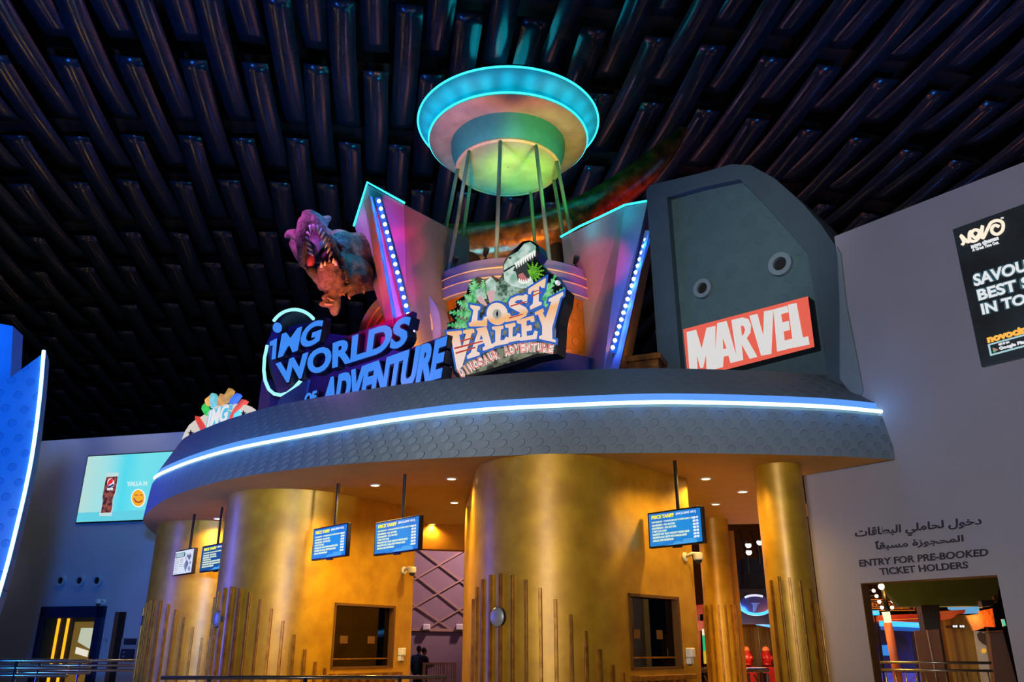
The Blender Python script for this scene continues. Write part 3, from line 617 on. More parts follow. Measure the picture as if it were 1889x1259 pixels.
mb.tube([IM.P(*IM.hit(*p, -.08), -.08) for p in zi([(605, 480), (588, 560), (583, 640), (592, 710), (615, 765), (650, 795), (690, 802), (735, 790), (780, 755), (830, 700)])], .035, 8)
mb.build('light_arc', G['arc'], im, smooth=True)
TX = [('MG', [(700, 405), (968, 305), (935, 463), (672, 562)], .035), ('WORLDS', [(658, 598), (1538, 280), (1492, 482), (680, 737)], .035), ('ADVENTURE', [(975, 700), (1765, 418), (1722, 692), (945, 915)], .045), ('OF', [(848, 795), (922, 770), (912, 850), (838, 875)], .03)]
face, body = MB(), MB()
for t, qd, of in TX:
    text_on(face, IM, t, zi(qd), .02, .035, of)
    cx = sum(p[0] for p in qd) / 4; cy = sum(p[1] for p in qd) / 4
    text_on(body, IM, t, zi([(x + (x - cx) * .012 + 7, y + (y - cy) * .05 + 6) for x, y in qd]), -.16, .02, of + .035)
iv = [(622, 458), (664, 436), (655, 566), (632, 572), (641, 478), (620, 484)]
for mbx, o in ((face, 0), (body, 8)):
    w0, w1 = (.02, .035) if o == 0 else (-.16, .02)
    mbx.prism(IM, IM.uv(zi([(x + o, y + o) for x, y in iv]), w1), w0, w1); mbx.prism(IM, IM.uv(zi(ell(668 + o, 366 + o, 28, 33, 20)), w1), w0, w1)
body.build('letter_bodies', M['navy'], im); face.build('blue_lettering', G['letter'], im)
lamp('POINT', IM.P(-2.4, 6.0, .9), '#b080ff', 40, .1)  # added purple light to brighten the sign's backing

# ------------------------------------------------------------------ half-round brand sign at the canopy's left (its cartoon riders are left out)
DM = Frame((-5.0, 14.75, 0), -40); k = 150 / 1453
def zd(pts): return [z_(x, y, 330, 700, k) for x, y in pts]
dm = thing('half_round_sign', DM.P(0, 5.26), 'white half-round sign with coloured crystals at the left end of the canopy', 'sign')
mb = MB(); mb.prism(DM, DM.uv(zd([(35, 1150), (60, 1050), (110, 930), (180, 820), (270, 745), (380, 680), (500, 600), (640, 500), (800, 450), (980, 440), (1130, 445), (1200, 470), (1270, 520), (1320, 595), (1330, 900), (700, 1250), (30, 1250)])), -.12, 0); mb.build('sign_board', glow('dome_white', '#dcd4cc', .9), dm)
CR = [('#d84030', [(270, 650), (330, 660), (465, 870), (380, 945), (275, 720)]), ('#30b048', [(390, 480), (430, 430), (470, 520), (480, 650), (440, 630), (395, 550)]), ('#e0a040', [(450, 350), (540, 280), (540, 400), (480, 470), (450, 430)]), ('#70b8b0', [(545, 260), (580, 240), (625, 300), (645, 480), (550, 510)]),
      ('#c08848', [(720, 250), (745, 300), (760, 460), (660, 470)]), ('#b08038', [(870, 150), (920, 200), (830, 380), (770, 420), (790, 340)]), ('#3868d8', [(1010, 240), (1045, 280), (930, 450), (875, 420), (930, 330)]), ('#d04838', [(1110, 350), (1160, 380), (1130, 430), (980, 600), (870, 740), (850, 740), (950, 560)]), ('#e04858', [(900, 690), (980, 680), (960, 715), (850, 745)]), ('#60c8d8', [(1060, 540), (1080, 600), (990, 690), (940, 690)])]
for i, (c, pts) in enumerate(CR):
    mb = MB(); uv = DM.uv(zd(pts), .05); cu_ = sum(p[0] for p in uv) / len(uv); cv_ = sum(p[1] for p in uv) / len(uv)
    n = len(uv); mb.add([DM.P(u, v, -.06) for u, v in uv] + [DM.P(u, v, .03) for u, v in uv] + [DM.P(cu_, cv_, .09)], [(i, (i + 1) % n, n + (i + 1) % n, n + i) for i in range(n)] + [(n + i, n + (i + 1) % n, 2 * n) for i in range(n)])
    mb.build('crystal', glow('crystal_' + c[1:], c, .8, base=c), dm)
mb = MB()
def star(cx, cy, r): return [(cx + (r if i % 2 == 0 else r * .38) * math.sin(math.pi * i / 5), cy - (r if i % 2 == 0 else r * .38) * math.cos(math.pi * i / 5)) for i in range(10)]
for cx, cy, r in ((210, 965, 60), (1150, 610, 55)): mb.prism(DM, DM.uv(zd(star(cx, cy, r)), .01), 0, .012)
mb.build('star_print', M['darkgrey'], dm)
mb = MB(); text_on(mb, DM, 'IMG', zd([(545, 545), (905, 425), (850, 745), (475, 900)]), .02, .10, .05); mb.build('lettering_edge', glow('dome_cyan', '#50c0e8', .9), dm)
mb = MB(); text_on(mb, DM, 'IMG', zd([(555, 550), (895, 437), (842, 735), (490, 885)]), .10, .115, .02); mb.build('lettering', glow('dome_letter', '#e8e8ec', .95), dm)

# ------------------------------------------------------------------ dinosaur adventure sign
LV = Frame((0.0, 11.7, 0), -31); k = .2304
def zl(pts): return [z_(x, y, 780, 420, k) for x, y in pts]
lv = thing('dinosaur_ride_sign', LV.P(0, 5.26), 'lit jungle sign with ferns, a roaring dinosaur and orange blue-edged letters', 'sign')
outl = [(205, 785), (190, 770), (250, 745), (200, 675), (270, 640), (262, 590), (345, 540), (375, 440), (440, 392), (500, 420), (560, 385), (612, 418), (640, 370), (643, 290), (678, 218), (760, 150), (800, 110), (860, 103), (922, 138), (937, 200), (902, 250), (962, 310), (988, 340), (975, 380), (1050, 372), (1078, 415), (1110, 465), (1152, 495), (1138, 600), (1105, 690), (1092, 760), (1085, 900), (1075, 1010), (900, 1040), (750, 1095), (500, 1170), (290, 1215), (245, 1165), (215, 1040), (180, 840)]
mb = MB(); mb.prism(LV, LV.uv(zl(outl), .0), -.26, 0); mb.build('sign_case', M['darkgrey'], lv)
rk = glow('rock_print', '#8a9078', .75, col2='#2c342c', scale=9)
mb = MB(); mb.prism(LV, LV.uv(zl([(270, 760), (300, 640), (420, 460), (560, 430), (650, 440), (880, 470), (1020, 470), (1075, 560), (1068, 760), (1062, 960), (1040, 1000), (900, 1015), (740, 1070), (500, 1145), (300, 1195), (250, 1060), (215, 850)]), .0), 0, .012); mb.build('rock_print', rk, lv)
gA, gB, gC = glow('leaf_mint', '#8fe0a0', .85, col2='#3fae5c', scale=12), glow('leaf_lime', '#7cc43c', .85, col2='#4a9a2c', scale=12), glow('leaf_pale', '#d0f0d0', .9)
def fern(mb, base, tip, wd, n=7, w1=.02):
    bx, by = base; tx, ty = tip; dx, dy = tx - bx, ty - by; L = math.hypot(dx, dy); ex, ey = dx / L, dy / L; nx, ny = -ey, ex; pts = []
    for sgn in (1, -1):
        seq = []
        for i in range(n):
            t = i / n; ww = wd * (1 - t) ** .7
            seq += [(bx + dx * t + nx * sgn * ww * .25, by + dy * t + ny * sgn * ww * .25), (bx + dx * (t + .9 / n) + nx * sgn * ww, by + dy * (t + .9 / n) + ny * sgn * ww)]
        pts += seq + [tip] if sgn == 1 else seq[::-1]
    mb.prism(LV, LV.uv(zl(pts), w1), .012, w1)
mb = MB()
for b, t, wd in (((400, 640), (275, 595), 55), ((420, 600), (330, 540), 50), ((420, 700), (212, 678), 55), ((400, 780), (200, 780), 50), ((390, 830), (260, 720), 40), ((450, 560), (400, 410), 60), ((480, 540), (480, 420), 45), ((430, 560), (370, 450), 45)): fern(mb, b, t, wd)
mb.build('fern_print', gA, lv)
mb = MB()
for b, t, wd in (((960, 620), (1060, 380), 50), ((980, 620), (1135, 480), 45), ((960, 640), (1000, 450), 45), ((700, 560), (640, 590), 40), ((720, 590), (700, 470), 50)): fern(mb, b, t, wd)
mb.build('pale_fern_print', gA, lv)
mb = MB()
for i in range(13):
    a = math.radians(-120 + i * 27); fern(mb, (880, 360), (880 + 92 * math.cos(a), 360 + 88 * math.sin(a)), 17, 5)
mb.build('palm_print', gB, lv)
dn = glow('dino_print', '#d4e8e0', .85, col2='#8cb8a4', scale=7); dk = glow('dino_dark', '#3c5c48', .75, col2='#b0d0bc', scale=10)
mb = MB(); mb.prism(LV, LV.uv(zl([(610, 430), (655, 370), (720, 440), (790, 470), (760, 540), (680, 560), (620, 600), (570, 600), (510, 510), (560, 440)]), .026), .01, .026); mb.build('dinosaur_neck_print', dk, lv)
mb = MB(); mb.prism(LV, LV.uv(zl([(735, 300), (892, 195), (880, 265), (832, 270), (838, 350), (868, 412), (800, 452), (755, 425), (720, 350)]), .03), .01, .03); mb.build('dinosaur_mouth_print', glow('dino_mouth', '#3c4444', .7), lv)
mb = MB(); mb.prism(LV, LV.uv(zl([(762, 378), (800, 362), (836, 410), (822, 440), (775, 424)]), .033), .01, .033); mb.build('dinosaur_tongue_print', glow('dino_tongue', '#c87878', .85), lv)
mb = MB()
mb.prism(LV, LV.uv(zl([(645, 360), (650, 300), (690, 232), (760, 192), (812, 130), (860, 115), (895, 142), (894, 200), (850, 215), (790, 255), (735, 300), (716, 345), (690, 402), (655, 425)]), .05), .01, .05)
mb.prism(LV, LV.uv(zl([(655, 425), (690, 402), (716, 345), (738, 352), (760, 428), (800, 453), (848, 440), (868, 408), (876, 440), (842, 476), (780, 482), (700, 462)]), .05), .01, .05)
mb.prism(LV, LV.uv(zl([(500, 430), (545, 395), (578, 430), (580, 500), (515, 520)]), .05), .01, .05); mb.prism(LV, LV.uv(zl([(415, 505), (470, 480), (505, 560), (440, 585)]), .05), .01, .05)
mb.build('dinosaur_head_print', dn, lv)
mb = MB(); mb.prism(LV, LV.uv(zl([(645, 345), (735, 295), (738, 303), (650, 358)]), .055), .04, .055); mb.prism(LV, LV.uv(zl(ell(697, 243, 11, 9, 12)), .055), .04, .055); mb.build('dinosaur_eye_print', glow('dino_line', '#1c3028', .6), lv)
mb = MB()
for i in range(9):
    t = i / 8; x, y = 742 + 145 * t, 290 - 95 * t; mb.prism(LV, LV.uv(zl([(x - 8, y - 6), (x + 8, y - 14), (x + 6, y + 34)]), .06), .03, .06)
for x, y in ((770, 440), (788, 448), (806, 450), (824, 447), (842, 438), (858, 424)): mb.prism(LV, LV.uv(zl([(x - 8, y), (x + 8, y), (x - 2, y - 34)]), .06), .03, .06)
mb.build('dinosaur_tooth_print', glow('dino_tooth', '#f4f6ee', .95), lv)
mb = MB(); mb.prism(LV, LV.uv(zl([(510, 512), (568, 500), (557, 600), (545, 628), (532, 595)]), .065), .03, .065); mb.prism(LV, LV.uv(zl([(428, 562), (462, 545), (492, 590), (508, 614), (495, 624), (455, 602)]), .065), .03, .065); mb.build('dinosaur_claw_print', glow('dino_claw', '#d8b0b0', .9), lv)
GL = [[[(378, 618), (455, 632), (450, 655), (436, 662), (430, 745), (478, 745), (490, 715), (512, 712), (508, 788), (372, 790), (365, 768), (388, 755), (405, 662), (380, 640)]],
 [ell(592, 690, 82, 88, 32), ell(594, 694, 36, 40, 24)],
 [[(835, 540), (828, 600), (805, 600), (790, 575), (745, 580), (728, 600), (770, 612), (820, 638), (838, 665), (820, 705), (760, 737), (695, 748), (660, 755), (668, 690), (690, 685), (705, 712), (762, 700), (782, 682), (740, 662), (695, 637), (686, 600), (705, 568), (760, 545), (805, 545), (818, 533)]],
 [[(845, 490), (980, 405), (970, 480), (945, 478), (940, 462), (925, 470), (922, 590), (948, 598), (945, 615), (858, 655), (855, 632), (880, 612), (890, 490), (865, 510), (860, 530), (842, 530)]],
 [[(190, 835), (305, 825), (308, 850), (285, 858), (310, 980), (345, 850), (320, 845), (325, 822), (405, 812), (408, 835), (385, 845), (310, 1110), (278, 1140), (270, 1130), (225, 870), (195, 855)]],
 [[(425, 810), (505, 795), (545, 930), (565, 935), (565, 955), (480, 985), (478, 962), (498, 950), (490, 920), (435, 940), (425, 990), (450, 1000), (448, 1020), (355, 1050), (352, 1030), (385, 1000), (440, 835)], [(462, 850), (482, 892), (447, 903)]],
 [[(552, 795), (640, 785), (640, 805), (620, 815), (615, 905), (652, 900), (665, 875), (685, 880), (680, 925), (560, 950), (558, 930), (580, 915), (580, 820), (555, 815)]],
 [[(655, 778), (735, 762), (738, 785), (715, 795), (712, 875), (745, 870), (760, 845), (775, 850), (770, 900), (668, 920), (665, 900), (688, 885), (686, 800), (660, 800)]],
 [[(750, 745), (885, 705), (890, 750), (865, 755), (855, 735), (825, 745), (825, 790), (865, 780), (868, 820), (825, 828), (828, 870), (880, 860), (895, 825), (915, 830), (905, 890), (775, 905), (772, 885), (792, 875), (788, 770), (755, 765)]],
 [[(895, 680), (960, 648), (965, 668), (955, 680), (980, 730), (1030, 590), (1005, 590), (1010, 570), (1120, 515), (1118, 540), (1095, 560), (1030, 800), (1032, 890), (1060, 900), (1058, 918), (930, 890), (932, 870), (955, 860), (955, 790), (920, 690), (898, 700)]]]
def lost_face():
    m = bpy.data.materials.new('lost_valley_face'); m.use_nodes = True; nt = m.node_tree; b = nt.nodes['Principled BSDF']
    tc = nt.nodes.new('ShaderNodeTexCoord'); sp = nt.nodes.new('ShaderNodeSeparateXYZ'); nt.links.new(tc.outputs['Object'], sp.inputs[0])
    mp = nt.nodes.new('ShaderNodeMapRange'); mp.inputs[1].default_value = .25; mp.inputs[2].default_value = 1.9; nt.links.new(sp.outputs[2], mp.inputs[0])
    r = nt.nodes.new('ShaderNodeValToRGB'); cols = [(0, '#f0dcd8'), (.32, '#f4d8c8'), (.5, '#f6b878'), (.56, '#f0dcd0'), (.78, '#f6d0a8'), (1, '#f8b468')]
    el = r.color_ramp.elements; el[0].position, el[0].color = 0, (*hx(cols[0][1]), 1); el[1].position, el[1].color = 1, (*hx(cols[-1][1]), 1)
    for p, c in cols[1:-1]: e = el.new(p); e.color = (*hx(c), 1)
    nt.links.new(mp.outputs[0], r.inputs[0]); nt.links.new(r.outputs[0], b.inputs['Emission Color']); b.inputs['Emission Strength'].default_value = .95; b.inputs['Base Color'].default_value = (.02, .02, .02, 1); return m
e1, e2 = MB(), MB()
for lp in GL:
    shape_on(e1, LV, [zl(l) for l in lp], .06, .085, offset=.034); shape_on(e2, LV, [zl(l) for l in lp], .085, .105)
e1.build('letter_outline', glow('lost_outline', '#3468c8', .85), lv); e2.build('lettering', lost_face(), lv)
mb = MB(); shape_on(mb, LV, [zl(ell(592, 692, 34, 38, 24))], .06, .11); mb.build('eye_disc', glow('eye_grey', '#b0b4a8', .85), lv)
mb = MB(); shape_on(mb, LV, [zl([(596, 660), (602, 692), (594, 722), (586, 692)])], .11, .115); mb.build('eye_slit', M['darkgrey'], lv)
scr_m = glow('scratch_red', '#c84838', .85)
for p in ([(300, 905), (395, 880), (396, 890), (300, 918)], [(250, 962), (480, 905), (482, 915), (252, 976)], [(262, 1000), (420, 955), (422, 965), (264, 1014)], [(700, 625), (830, 588), (830, 596), (702, 636)], [(690, 720), (800, 690), (800, 698), (692, 730)], [(870, 545), (950, 512), (950, 520), (870, 556)], [(885, 512), (925, 498), (925, 506), (885, 521)]): MB().prism(LV, LV.uv(zl(p), .108), .1, .108).build('claw_scratch_print', scr_m, lv)
dr = glow('dino_red_text', '#c85858', .9, col2='#f0b0a0', scale=14); dwh = glow('dino_white_edge', '#f4e8e4', .95)
a1, a2 = MB(), MB()
DW = [('D', 282, 1135, 330, 1205, -30), ]
words = 'DINOSAUR ADVENTURE'; base = [(300, 1170), (360, 1135), (412, 1108), (462, 1080), (510, 1052), (558, 1027), (606, 1005)]
crv = spline([Vector((285, 1172, 0)), Vector((400, 1105, 0)), Vector((520, 1045, 0)), Vector((650, 990, 0)), Vector((800, 962, 0)), Vector((920, 958, 0)), Vector((1042, 972, 0))], 360)
crv, CL = resamp(crv, 360)
for i, ch in enumerate(words):
    if ch == ' ': continue
    t = (i + .5) / len(words); idx = int(t * 360); p = crv[idx]; tn = (crv[min(idx + 4, 360)] - crv[max(idx - 4, 0)]).normalized(); nn = Vector((tn.y, -tn.x, 0)); hw = (20 if ch != 'I' else 6); hh = 37 if ch not in 'DA' or i not in (0, 9) else 41
    sk = 0
    for mbx, g, w0, w1, of in ((a1, 1.0, .05, .075, .07), (a2, 1.0, .075, .09, .0)):
        qd = [(p + tn * (sx * hw * g) + nn * (sy * hh * g)) for sx, sy in ((-1, 1), (1, 1), (1, -1), (-1, -1))]
        text_on(mbx, LV, ch, zl([(v.x, v.y) for v in qd]), w0, w1, of)
a1.build('subtitle_edge', dwh, lv); a2.build('subtitle_lettering', dr, lv)
mb = MB(); text_on(mb, LV, '®', zl([(1058, 422), (1097, 422), (1097, 461), (1058, 461)]), .0, .02, -.004); mb.build('registered_mark', G['swhite'], lv)

# ------------------------------------------------------------------ banded drum behind the signs
DC = Vector((.07, 16.3, 0)); DR = 1.95
drum = thing('banded_drum', DC + Vector((0, 0, 5.26)), 'round drum with cream-lined bands and orange studded panels in the middle of the roof', 'drum')
mb = MB(); mb.lathe(DC, [(DR - .25, 5.3), (DR - .25, 6.7), (DR - .12, 6.7), (DR - .12, 8.1)], 72); op = mb.build('orange_panel', M['orange_disc'], drum, smooth=30); set_uv(op, lambda i, co: ((i % 72) / 72 * 2 * math.pi * 1.83, co.z + DC.z + 5.26))
mb = MB(); mb.lathe(DC, [(DR - .1, 8.06), (DR + .02, 8.06), (DR + .0, 8.30), (DR - .02, 8.32), (DR - .02, 8.48), (DR - .04, 8.5), (DR - .05, 8.72), (.02, 8.74)], 72); mb.build('band', M['bluegrey'], drum, smooth=30)
for z in (8.07, 8.29, 8.48): mb = MB(); mb.tube([DC + Vector(((DR + .025) * math.cos(2 * math.pi * i / 72), (DR + .025) * math.sin(2 * math.pi * i / 72), z)) for i in range(72)], .016, 8, closed=True); mb.build('cream_line', M['cream'], drum, smooth=True)
mb = MB(); mb.lathe(DC, [(DR - .1, 5.3), (DR + .3, 5.3), (DR + .3, 6.7), (DR - .1, 6.72)], 72); mb.build('plinth', M['roof'], drum, smooth=30)
for a in (-2.72, -.42):
    d = Vector((math.cos(a), math.sin(a), 0)); MB().box(DC + d * (DR - .05) + Vector((0, 0, 7.4)), (.16, .22, 1.6), a).build('pier', M['bluegrey'], drum, bevel=.01)
for px, py, lb in ((840, 472, 'small black spotlight on the drum rim, left of the saucer legs'), (896, 467, 'small black spotlight on the drum rim, behind the front saucer leg'), (1062, 480, 'small black spotlight on the drum rim, by the right pylon')):
    d = ray(px, py); r2 = DR - .12; A = d.x ** 2 + d.y ** 2; B = -(DC.x * d.x + DC.y * d.y); C_ = DC.x ** 2 + DC.y ** 2 - r2 * r2; t = (-B - math.sqrt(max(B * B - A * C_, 0))) / A; p = EYEV + d * t
    p = Vector((p.x, p.y, 8.735)); sp = thing('rim_spotlight', p, lb, 'spotlight', 'black spotlights on the drum rim')
    MB().cyl(p, p + Vector((0, 0, .025)), .05, 14).build('foot', M['black'], sp); MB().cyl(p + Vector((0, 0, .02)), p + Vector((0, 0, .16)), .018, 8).build('stem', M['black'], sp)
    MB().tube([p + Vector((-.02, .06, .13)), p + Vector((0, 0, .17)), p + Vector((.02, -.07, .22))], [.035, .055, .06], 12).build('lamp_head', M['black'], sp, smooth=35)

# ------------------------------------------------------------------ neon-edged pylons either side of the drum
def corner(px0, py0, y, px1, py1):
    return at_y(px1, py1, y), at_y(px0, py0, y)
def hex_pts(cs): return [c[0] for c in cs], [c[1] for c in cs]
def bulbs(mb_parent, p0, p1, n, r, push):
    strip_ = MB(); strip_.tube([p0, p1], .055, 8); so_ = strip_.build('led_strip', glow('bulb_glow_blue', '#1c5ce0', .9), mb_parent)  # blue glow around the bulbs put into an emissive tube
    for i in range(n):
        p = p0.lerp(p1, (i + .5) / n) + push; MB().ball(p, r, 10, 6).build('led_bulb', G['bulb'], so_, smooth=True)
        if i % 3 == 1: lamp('POINT', p + push * 1.6, '#1a60ff', 16, .04)
pyl = thing('neon_pylon', at_y(750, 700, 13.6), 'leaning pylon beside the dinosaur bust, cyan neon on its peak, row of blue bulbs', 'pylon')
pA, pB, pC, pD, pE = corner(655, 420, 14.5, 742, 700), corner(678, 341, 13.7, 754, 700), corner(745, 378, 14.1, 786, 700), corner(866, 441, 16.2, 866, 640), corner(700, 452, 16.4, 800, 640)
b, t = hex_pts([pA, pB, pC, pD, pE]); MB().hexa(b, t).build('pylon_body', M['pylon'], pyl)
q1, q2, q3 = corner(671, 373, 13.75, 730, 700), corner(682, 361, 13.15, 746, 700), corner(688, 364, 13.75, 752, 700)
b, t = hex_pts([q1, q2, q3]); MB().hexa(b, t).build('front_blade', M['pylon'], pyl)
lp0, lp1 = at_y(697, 367, 13.66), at_y(763, 622, 13.66)
bulbs(pyl, lp0, lp1, 17, .036, Vector((.01, -.06, 0)))
MB().tube([pA[1] + Vector((-.02, -.03, .02)), pB[1] + Vector((0, -.04, .03)), pC[1] + Vector((.02, -.03, .02))], .022, 8).build('neon_tube', G['neon'], pyl, smooth=True)
lamp('POINT', pB[1] + Vector((-.1, -.3, -.1)), '#30f0ff', 7, .1); lamp('POINT', (pA[1] + pB[1]) / 2 + Vector((-.3, -.25, -.1)), '#30f0ff', 5, .1)
pyr = thing('neon_pylon', at_y(1125, 690, 13.8), 'leaning pylon between the drum and the grey tower, neon along its sloping top', 'pylon')
rA, rB, rC, rD, rE = corner(1036, 440, 15.4, 1062, 690), corner(1152, 382, 13.9, 1112, 690), corner(1194, 374, 13.6, 1124, 690), corner(1215, 400, 15.0, 1160, 690), corner(1120, 400, 16.6, 1120, 650)
b, t = hex_pts([rA, rB, rC, rD, rE]); MB().hexa(b, t).build('pylon_body', M['pylon'], pyr)
rf = [corner(1152, 384, 13.88, 1112, 690), corner(1192, 376, 13.55, 1112, 690)]
lq = [corner(1190, 425, 13.5, 1124, 690), corner(1199, 425, 13.1, 1140, 690), corner(1200, 425, 13.55, 1142, 690)]
b, t = hex_pts(lq); MB().hexa(b, t).build('front_blade', M['pylon'], pyr)
bulbs(pyr, at_y(1195, 440, 13.4), at_y(1131, 650, 13.4), 17, .036, Vector((-.03, -.06, 0)))
MB().tube([rA[1] + Vector((-.02, -.03, .02)), rA[1].lerp(rB[1], .3) + Vector((0, -.04, .05)), rA[1].lerp(rB[1], .62) + Vector((0, -.04, .03)), rB[1] + Vector((0, -.04, .02)), rC[1] + Vector((0, -.03, .02))], .022, 8).build('neon_tube', G['neon'], pyr, smooth=True)
lamp('POINT', rB[1] + Vector((-.2, -.3, -.15)), '#30f0ff', 7, .1); lamp('POINT', rA[1].lerp(rB[1], .4) + Vector((-.1, -.3, -.15)), '#30f0ff', 5, .1)
# low arch with cream lines left of the left pylon
AF = Frame((-2.7, 14.9, 0), -20); ac = AF.hit(735, 618); ro = abs(AF.hit(660, 618)[0] - ac[0])
arch = thing('banded_arch', AF.P(ac[0], 5.26), 'small blue-grey arch with cream lines and an orange heart, beside the left pylon', 'arch')
mb = MB(); mb.prism(AF, ell(ac[0], ac[1], ro, ro * 1.12, 40, 0, 180) + [(ac[0] - ro, 5.2), (ac[0] + ro, 5.2)], -.5, 0); mb.build('arch_wall', M['bluegrey'], arch)
for f_ in (.80, .64): mb = MB(); mb.tube([AF.P(u, v, .012) for u, v in ell(ac[0], ac[1], ro * f_, ro * 1.12 * f_, 40, 0, 180)], .018, 8); mb.build('cream_line', M['cream'], arch, smooth=True)
mb = MB(); mb.prism(AF, ell(ac[0], ac[1], ro * .55, ro * .6, 40, 0, 180) + [(ac[0] - ro * .55, 5.3), (ac[0] + ro * .55, 5.3)], 0, .015); mb.build('orange_heart', M['orange'], arch)
MB().tube([AF.P(ac[0] - ro * 1.0, ac[1] + .08, .02), AF.P(ac[0] - ro * .96, ac[1] + .1, .02)], .03, 8).build('neon_tip', G['neon'], arch)

# ------------------------------------------------------------------ saucer on slanted legs
UC = Vector((-.09, 16.3, 0))
saucer = thing('flying_saucer', UC + Vector((0, 0, 8.74)), 'round saucer with two cyan light rings on slanted legs above the drum', 'saucer')
def ringpts(r, z, n=96): return [UC + Vector((r * math.cos(2 * math.pi * i / n), r * math.sin(2 * math.pi * i / n), z)) for i in range(n)]
mb = MB(); mb.lathe(UC, [(1.80, 12.60), (1.74, 12.72), (1.80, 12.86), (1.95, 12.98), (2.07, 13.05), (2.10, 13.10), (2.02, 13.2), (.3, 13.45), (.02, 13.46)], 96); mb.build('rim_cove', M['dish_teal'], saucer, smooth=35)
mb = MB(); mb.lathe(UC, [(1.30, 12.50), (1.55, 12.44), (1.76, 12.52), (1.82, 12.58), (1.80, 12.61)], 96); mb.build('underside', M['dish'], saucer, smooth=35)
mb = MB(); mb.lathe(UC, [(1.32, 12.52), (1.30, 12.3), (1.22, 12.02), (1.17, 11.92)], 96); mb.build('core', M['dish_core'], saucer, smooth=35)
mb = MB(); mb.lathe(UC, [(1.19, 11.93), (1.20, 11.89), (1.15, 11.86), (1.10, 11.88)], 96); mb.build('lens_ring', M['cream'], saucer, smooth=35)
mb = MB(); mb.lathe(UC, [(1.11, 11.89), (.7, 11.93), (.02, 11.95)], 64); mb.build('lens', M['dish_lens'], saucer, smooth=True)
for r, z, gap in ((2.10, 13.07, True), (1.83, 12.62, False)):
    pts = ringpts(r, z); MB().tube(pts, .022, 8, closed=True).build('led_ring', G['neon'], saucer, smooth=True)
for k in range(9):
    a = math.radians(250 + k * 40 + 12); p0 = UC + Vector((1.15 * math.cos(a), 1.15 * math.sin(a), 11.88)); p1 = UC + Vector((1.62 * math.cos(a), 1.62 * math.sin(a), 8.73))
    MB().tube([p1, p0], .042, 8).build('leg', M['leg'], saucer, smooth=True)
for k in range(24):
    a = 2 * math.pi * k / 24; lamp('POINT', UC + Vector((2.0 * math.cos(a), 2.0 * math.sin(a), 12.74)), '#10d8f0', 4.2, .1); 
lamp('POINT', UC + Vector((0, 0, 14.3)), '#10b0c8', 60, .6)

# ------------------------------------------------------------------ big bronze horn-like tail behind
hp = [(800, 452, 36, 19.3), (866, 447, 36, 19.2), (940, 440, 34, 19.0), (1010, 426, 36, 18.8), (1075, 398, 36, 18.6), (1130, 362, 31, 18.4), (1180, 324, 27, 18.2), (1215, 292, 22, 18), (1243, 262, 15, 17.9), (1262, 236, 7, 17.8)]
pts = [at_y(x, y, Y) for x, y, r, Y in hp]; rad = [r * mpp(p) for (x, y, r, Y), p in zip(hp, pts)]
ps = spline(pts, 60); rs = [v.x for v in spline([Vector((r, 0, 0)) for r in rad], 60)]
tail = MB().tube(ps, rs, 28).build('giant_tail', M['horn'], None, smooth=True); tag(tail, 'huge bronze tapering tail curving up behind the drum towards the grey tower', 'sculpture')
mb = MB(); 
sup = MB().cyl(Vector((pts[1].x, pts[1].y, 5.25)), Vector((pts[1].x, pts[1].y, pts[1].z)), .3, 16)
for x in (pts[3].x + .2,): sup.cyl(Vector((x, pts[3].y, 5.2)), Vector((x, pts[3].y, pts[3].z)), .2, 16)
sup.build('support', M['ceil_gap'], tail)
# small copper block at the foot of the tower
cb = thing('copper_ledge', at_y(1196, 690, 13.0), 'copper-brown stepped ledge at the left foot of the grey tower', 'ledge')
p = at_y(1193, 672, 12.9); MB().box(p + Vector((0, 0, -.35)), (.5, .5, .8), -.4).build('block', M['horn'], cb, bevel=.01); MB().box(p + Vector((0, -.03, .02)), (.58, .58, .1), -.4).build('cap', M['horn'], cb, bevel=.01)

# ------------------------------------------------------------------ roaring dinosaur bust bursting past the left pylon
def zt(x, y): return (500 + x * .1827, 370 + y * .1827)
YD = 13.6
dino = thing('dinosaur_bust', at_y(*zt(640, 900), YD), 'roaring purple and brown dinosaur bust leaning out left of the pylon', 'dinosaur')
def DP(x, y, dy): return at_y(*zt(x, y), YD + dy)
def blobs(mb, L):
    for x, y, dy, r in L: p = DP(x, y, dy); rr = r * .1827 * mpp(p); mb.ball(p, rr, 16, 10)
def chain(mb, L):
    L2 = []
    for a, b in zip(L, L[1:]):
        for i in range(4): L2.append(tuple(a[j] + (b[j] - a[j]) * i / 4 for j in range(4)))
    blobs(mb, L2 + [L[-1]])
mb = MB()
chain(mb, [(335, 640, -.2, 44), (318, 520, -.32, 56), (312, 410, -.42, 66), (318, 310, -.52, 70), (335, 220, -.58, 68), (375, 180, -.6, 62), (440, 205, -.58, 62), (510, 275, -.5, 58), (565, 360, -.42, 52), (610, 450, -.34, 50), (650, 540, -.26, 46), (690, 600, -.2, 48)])
chain(mb, [(350, 140, -.6, 44), (395, 140, -.5, 52), (455, 180, -.35, 58), (520, 230, -.2, 62)])
blobs(mb, [(430, 330, .5, 150), (500, 450, .62, 190), (400, 470, .55, 150)])
chain(mb, [(300, 380, -.25, 50), (240, 340, -.12, 54), (185, 335, -.1, 42), (155, 365, -.12, 26)])
chain(mb, [(230, 440, 0, 50), (270, 530, -.05, 50), (330, 630, -.1, 48)])
chain(mb, [(500, 230, -.25, 42), (550, 200, -.2, 46), (582, 180, -.18, 30)])
chain(mb, [(600, 380, -.2, 42), (660, 420, -.16, 40), (712, 452, -.12, 28)])
chain(mb, [(690, 520, .02, 56), (712, 600, .0, 58), (720, 690, .0, 60)])
chain(mb, [(360, 650, -.16, 44), (410, 720, -.28, 50), (470, 770, -.32, 58)])
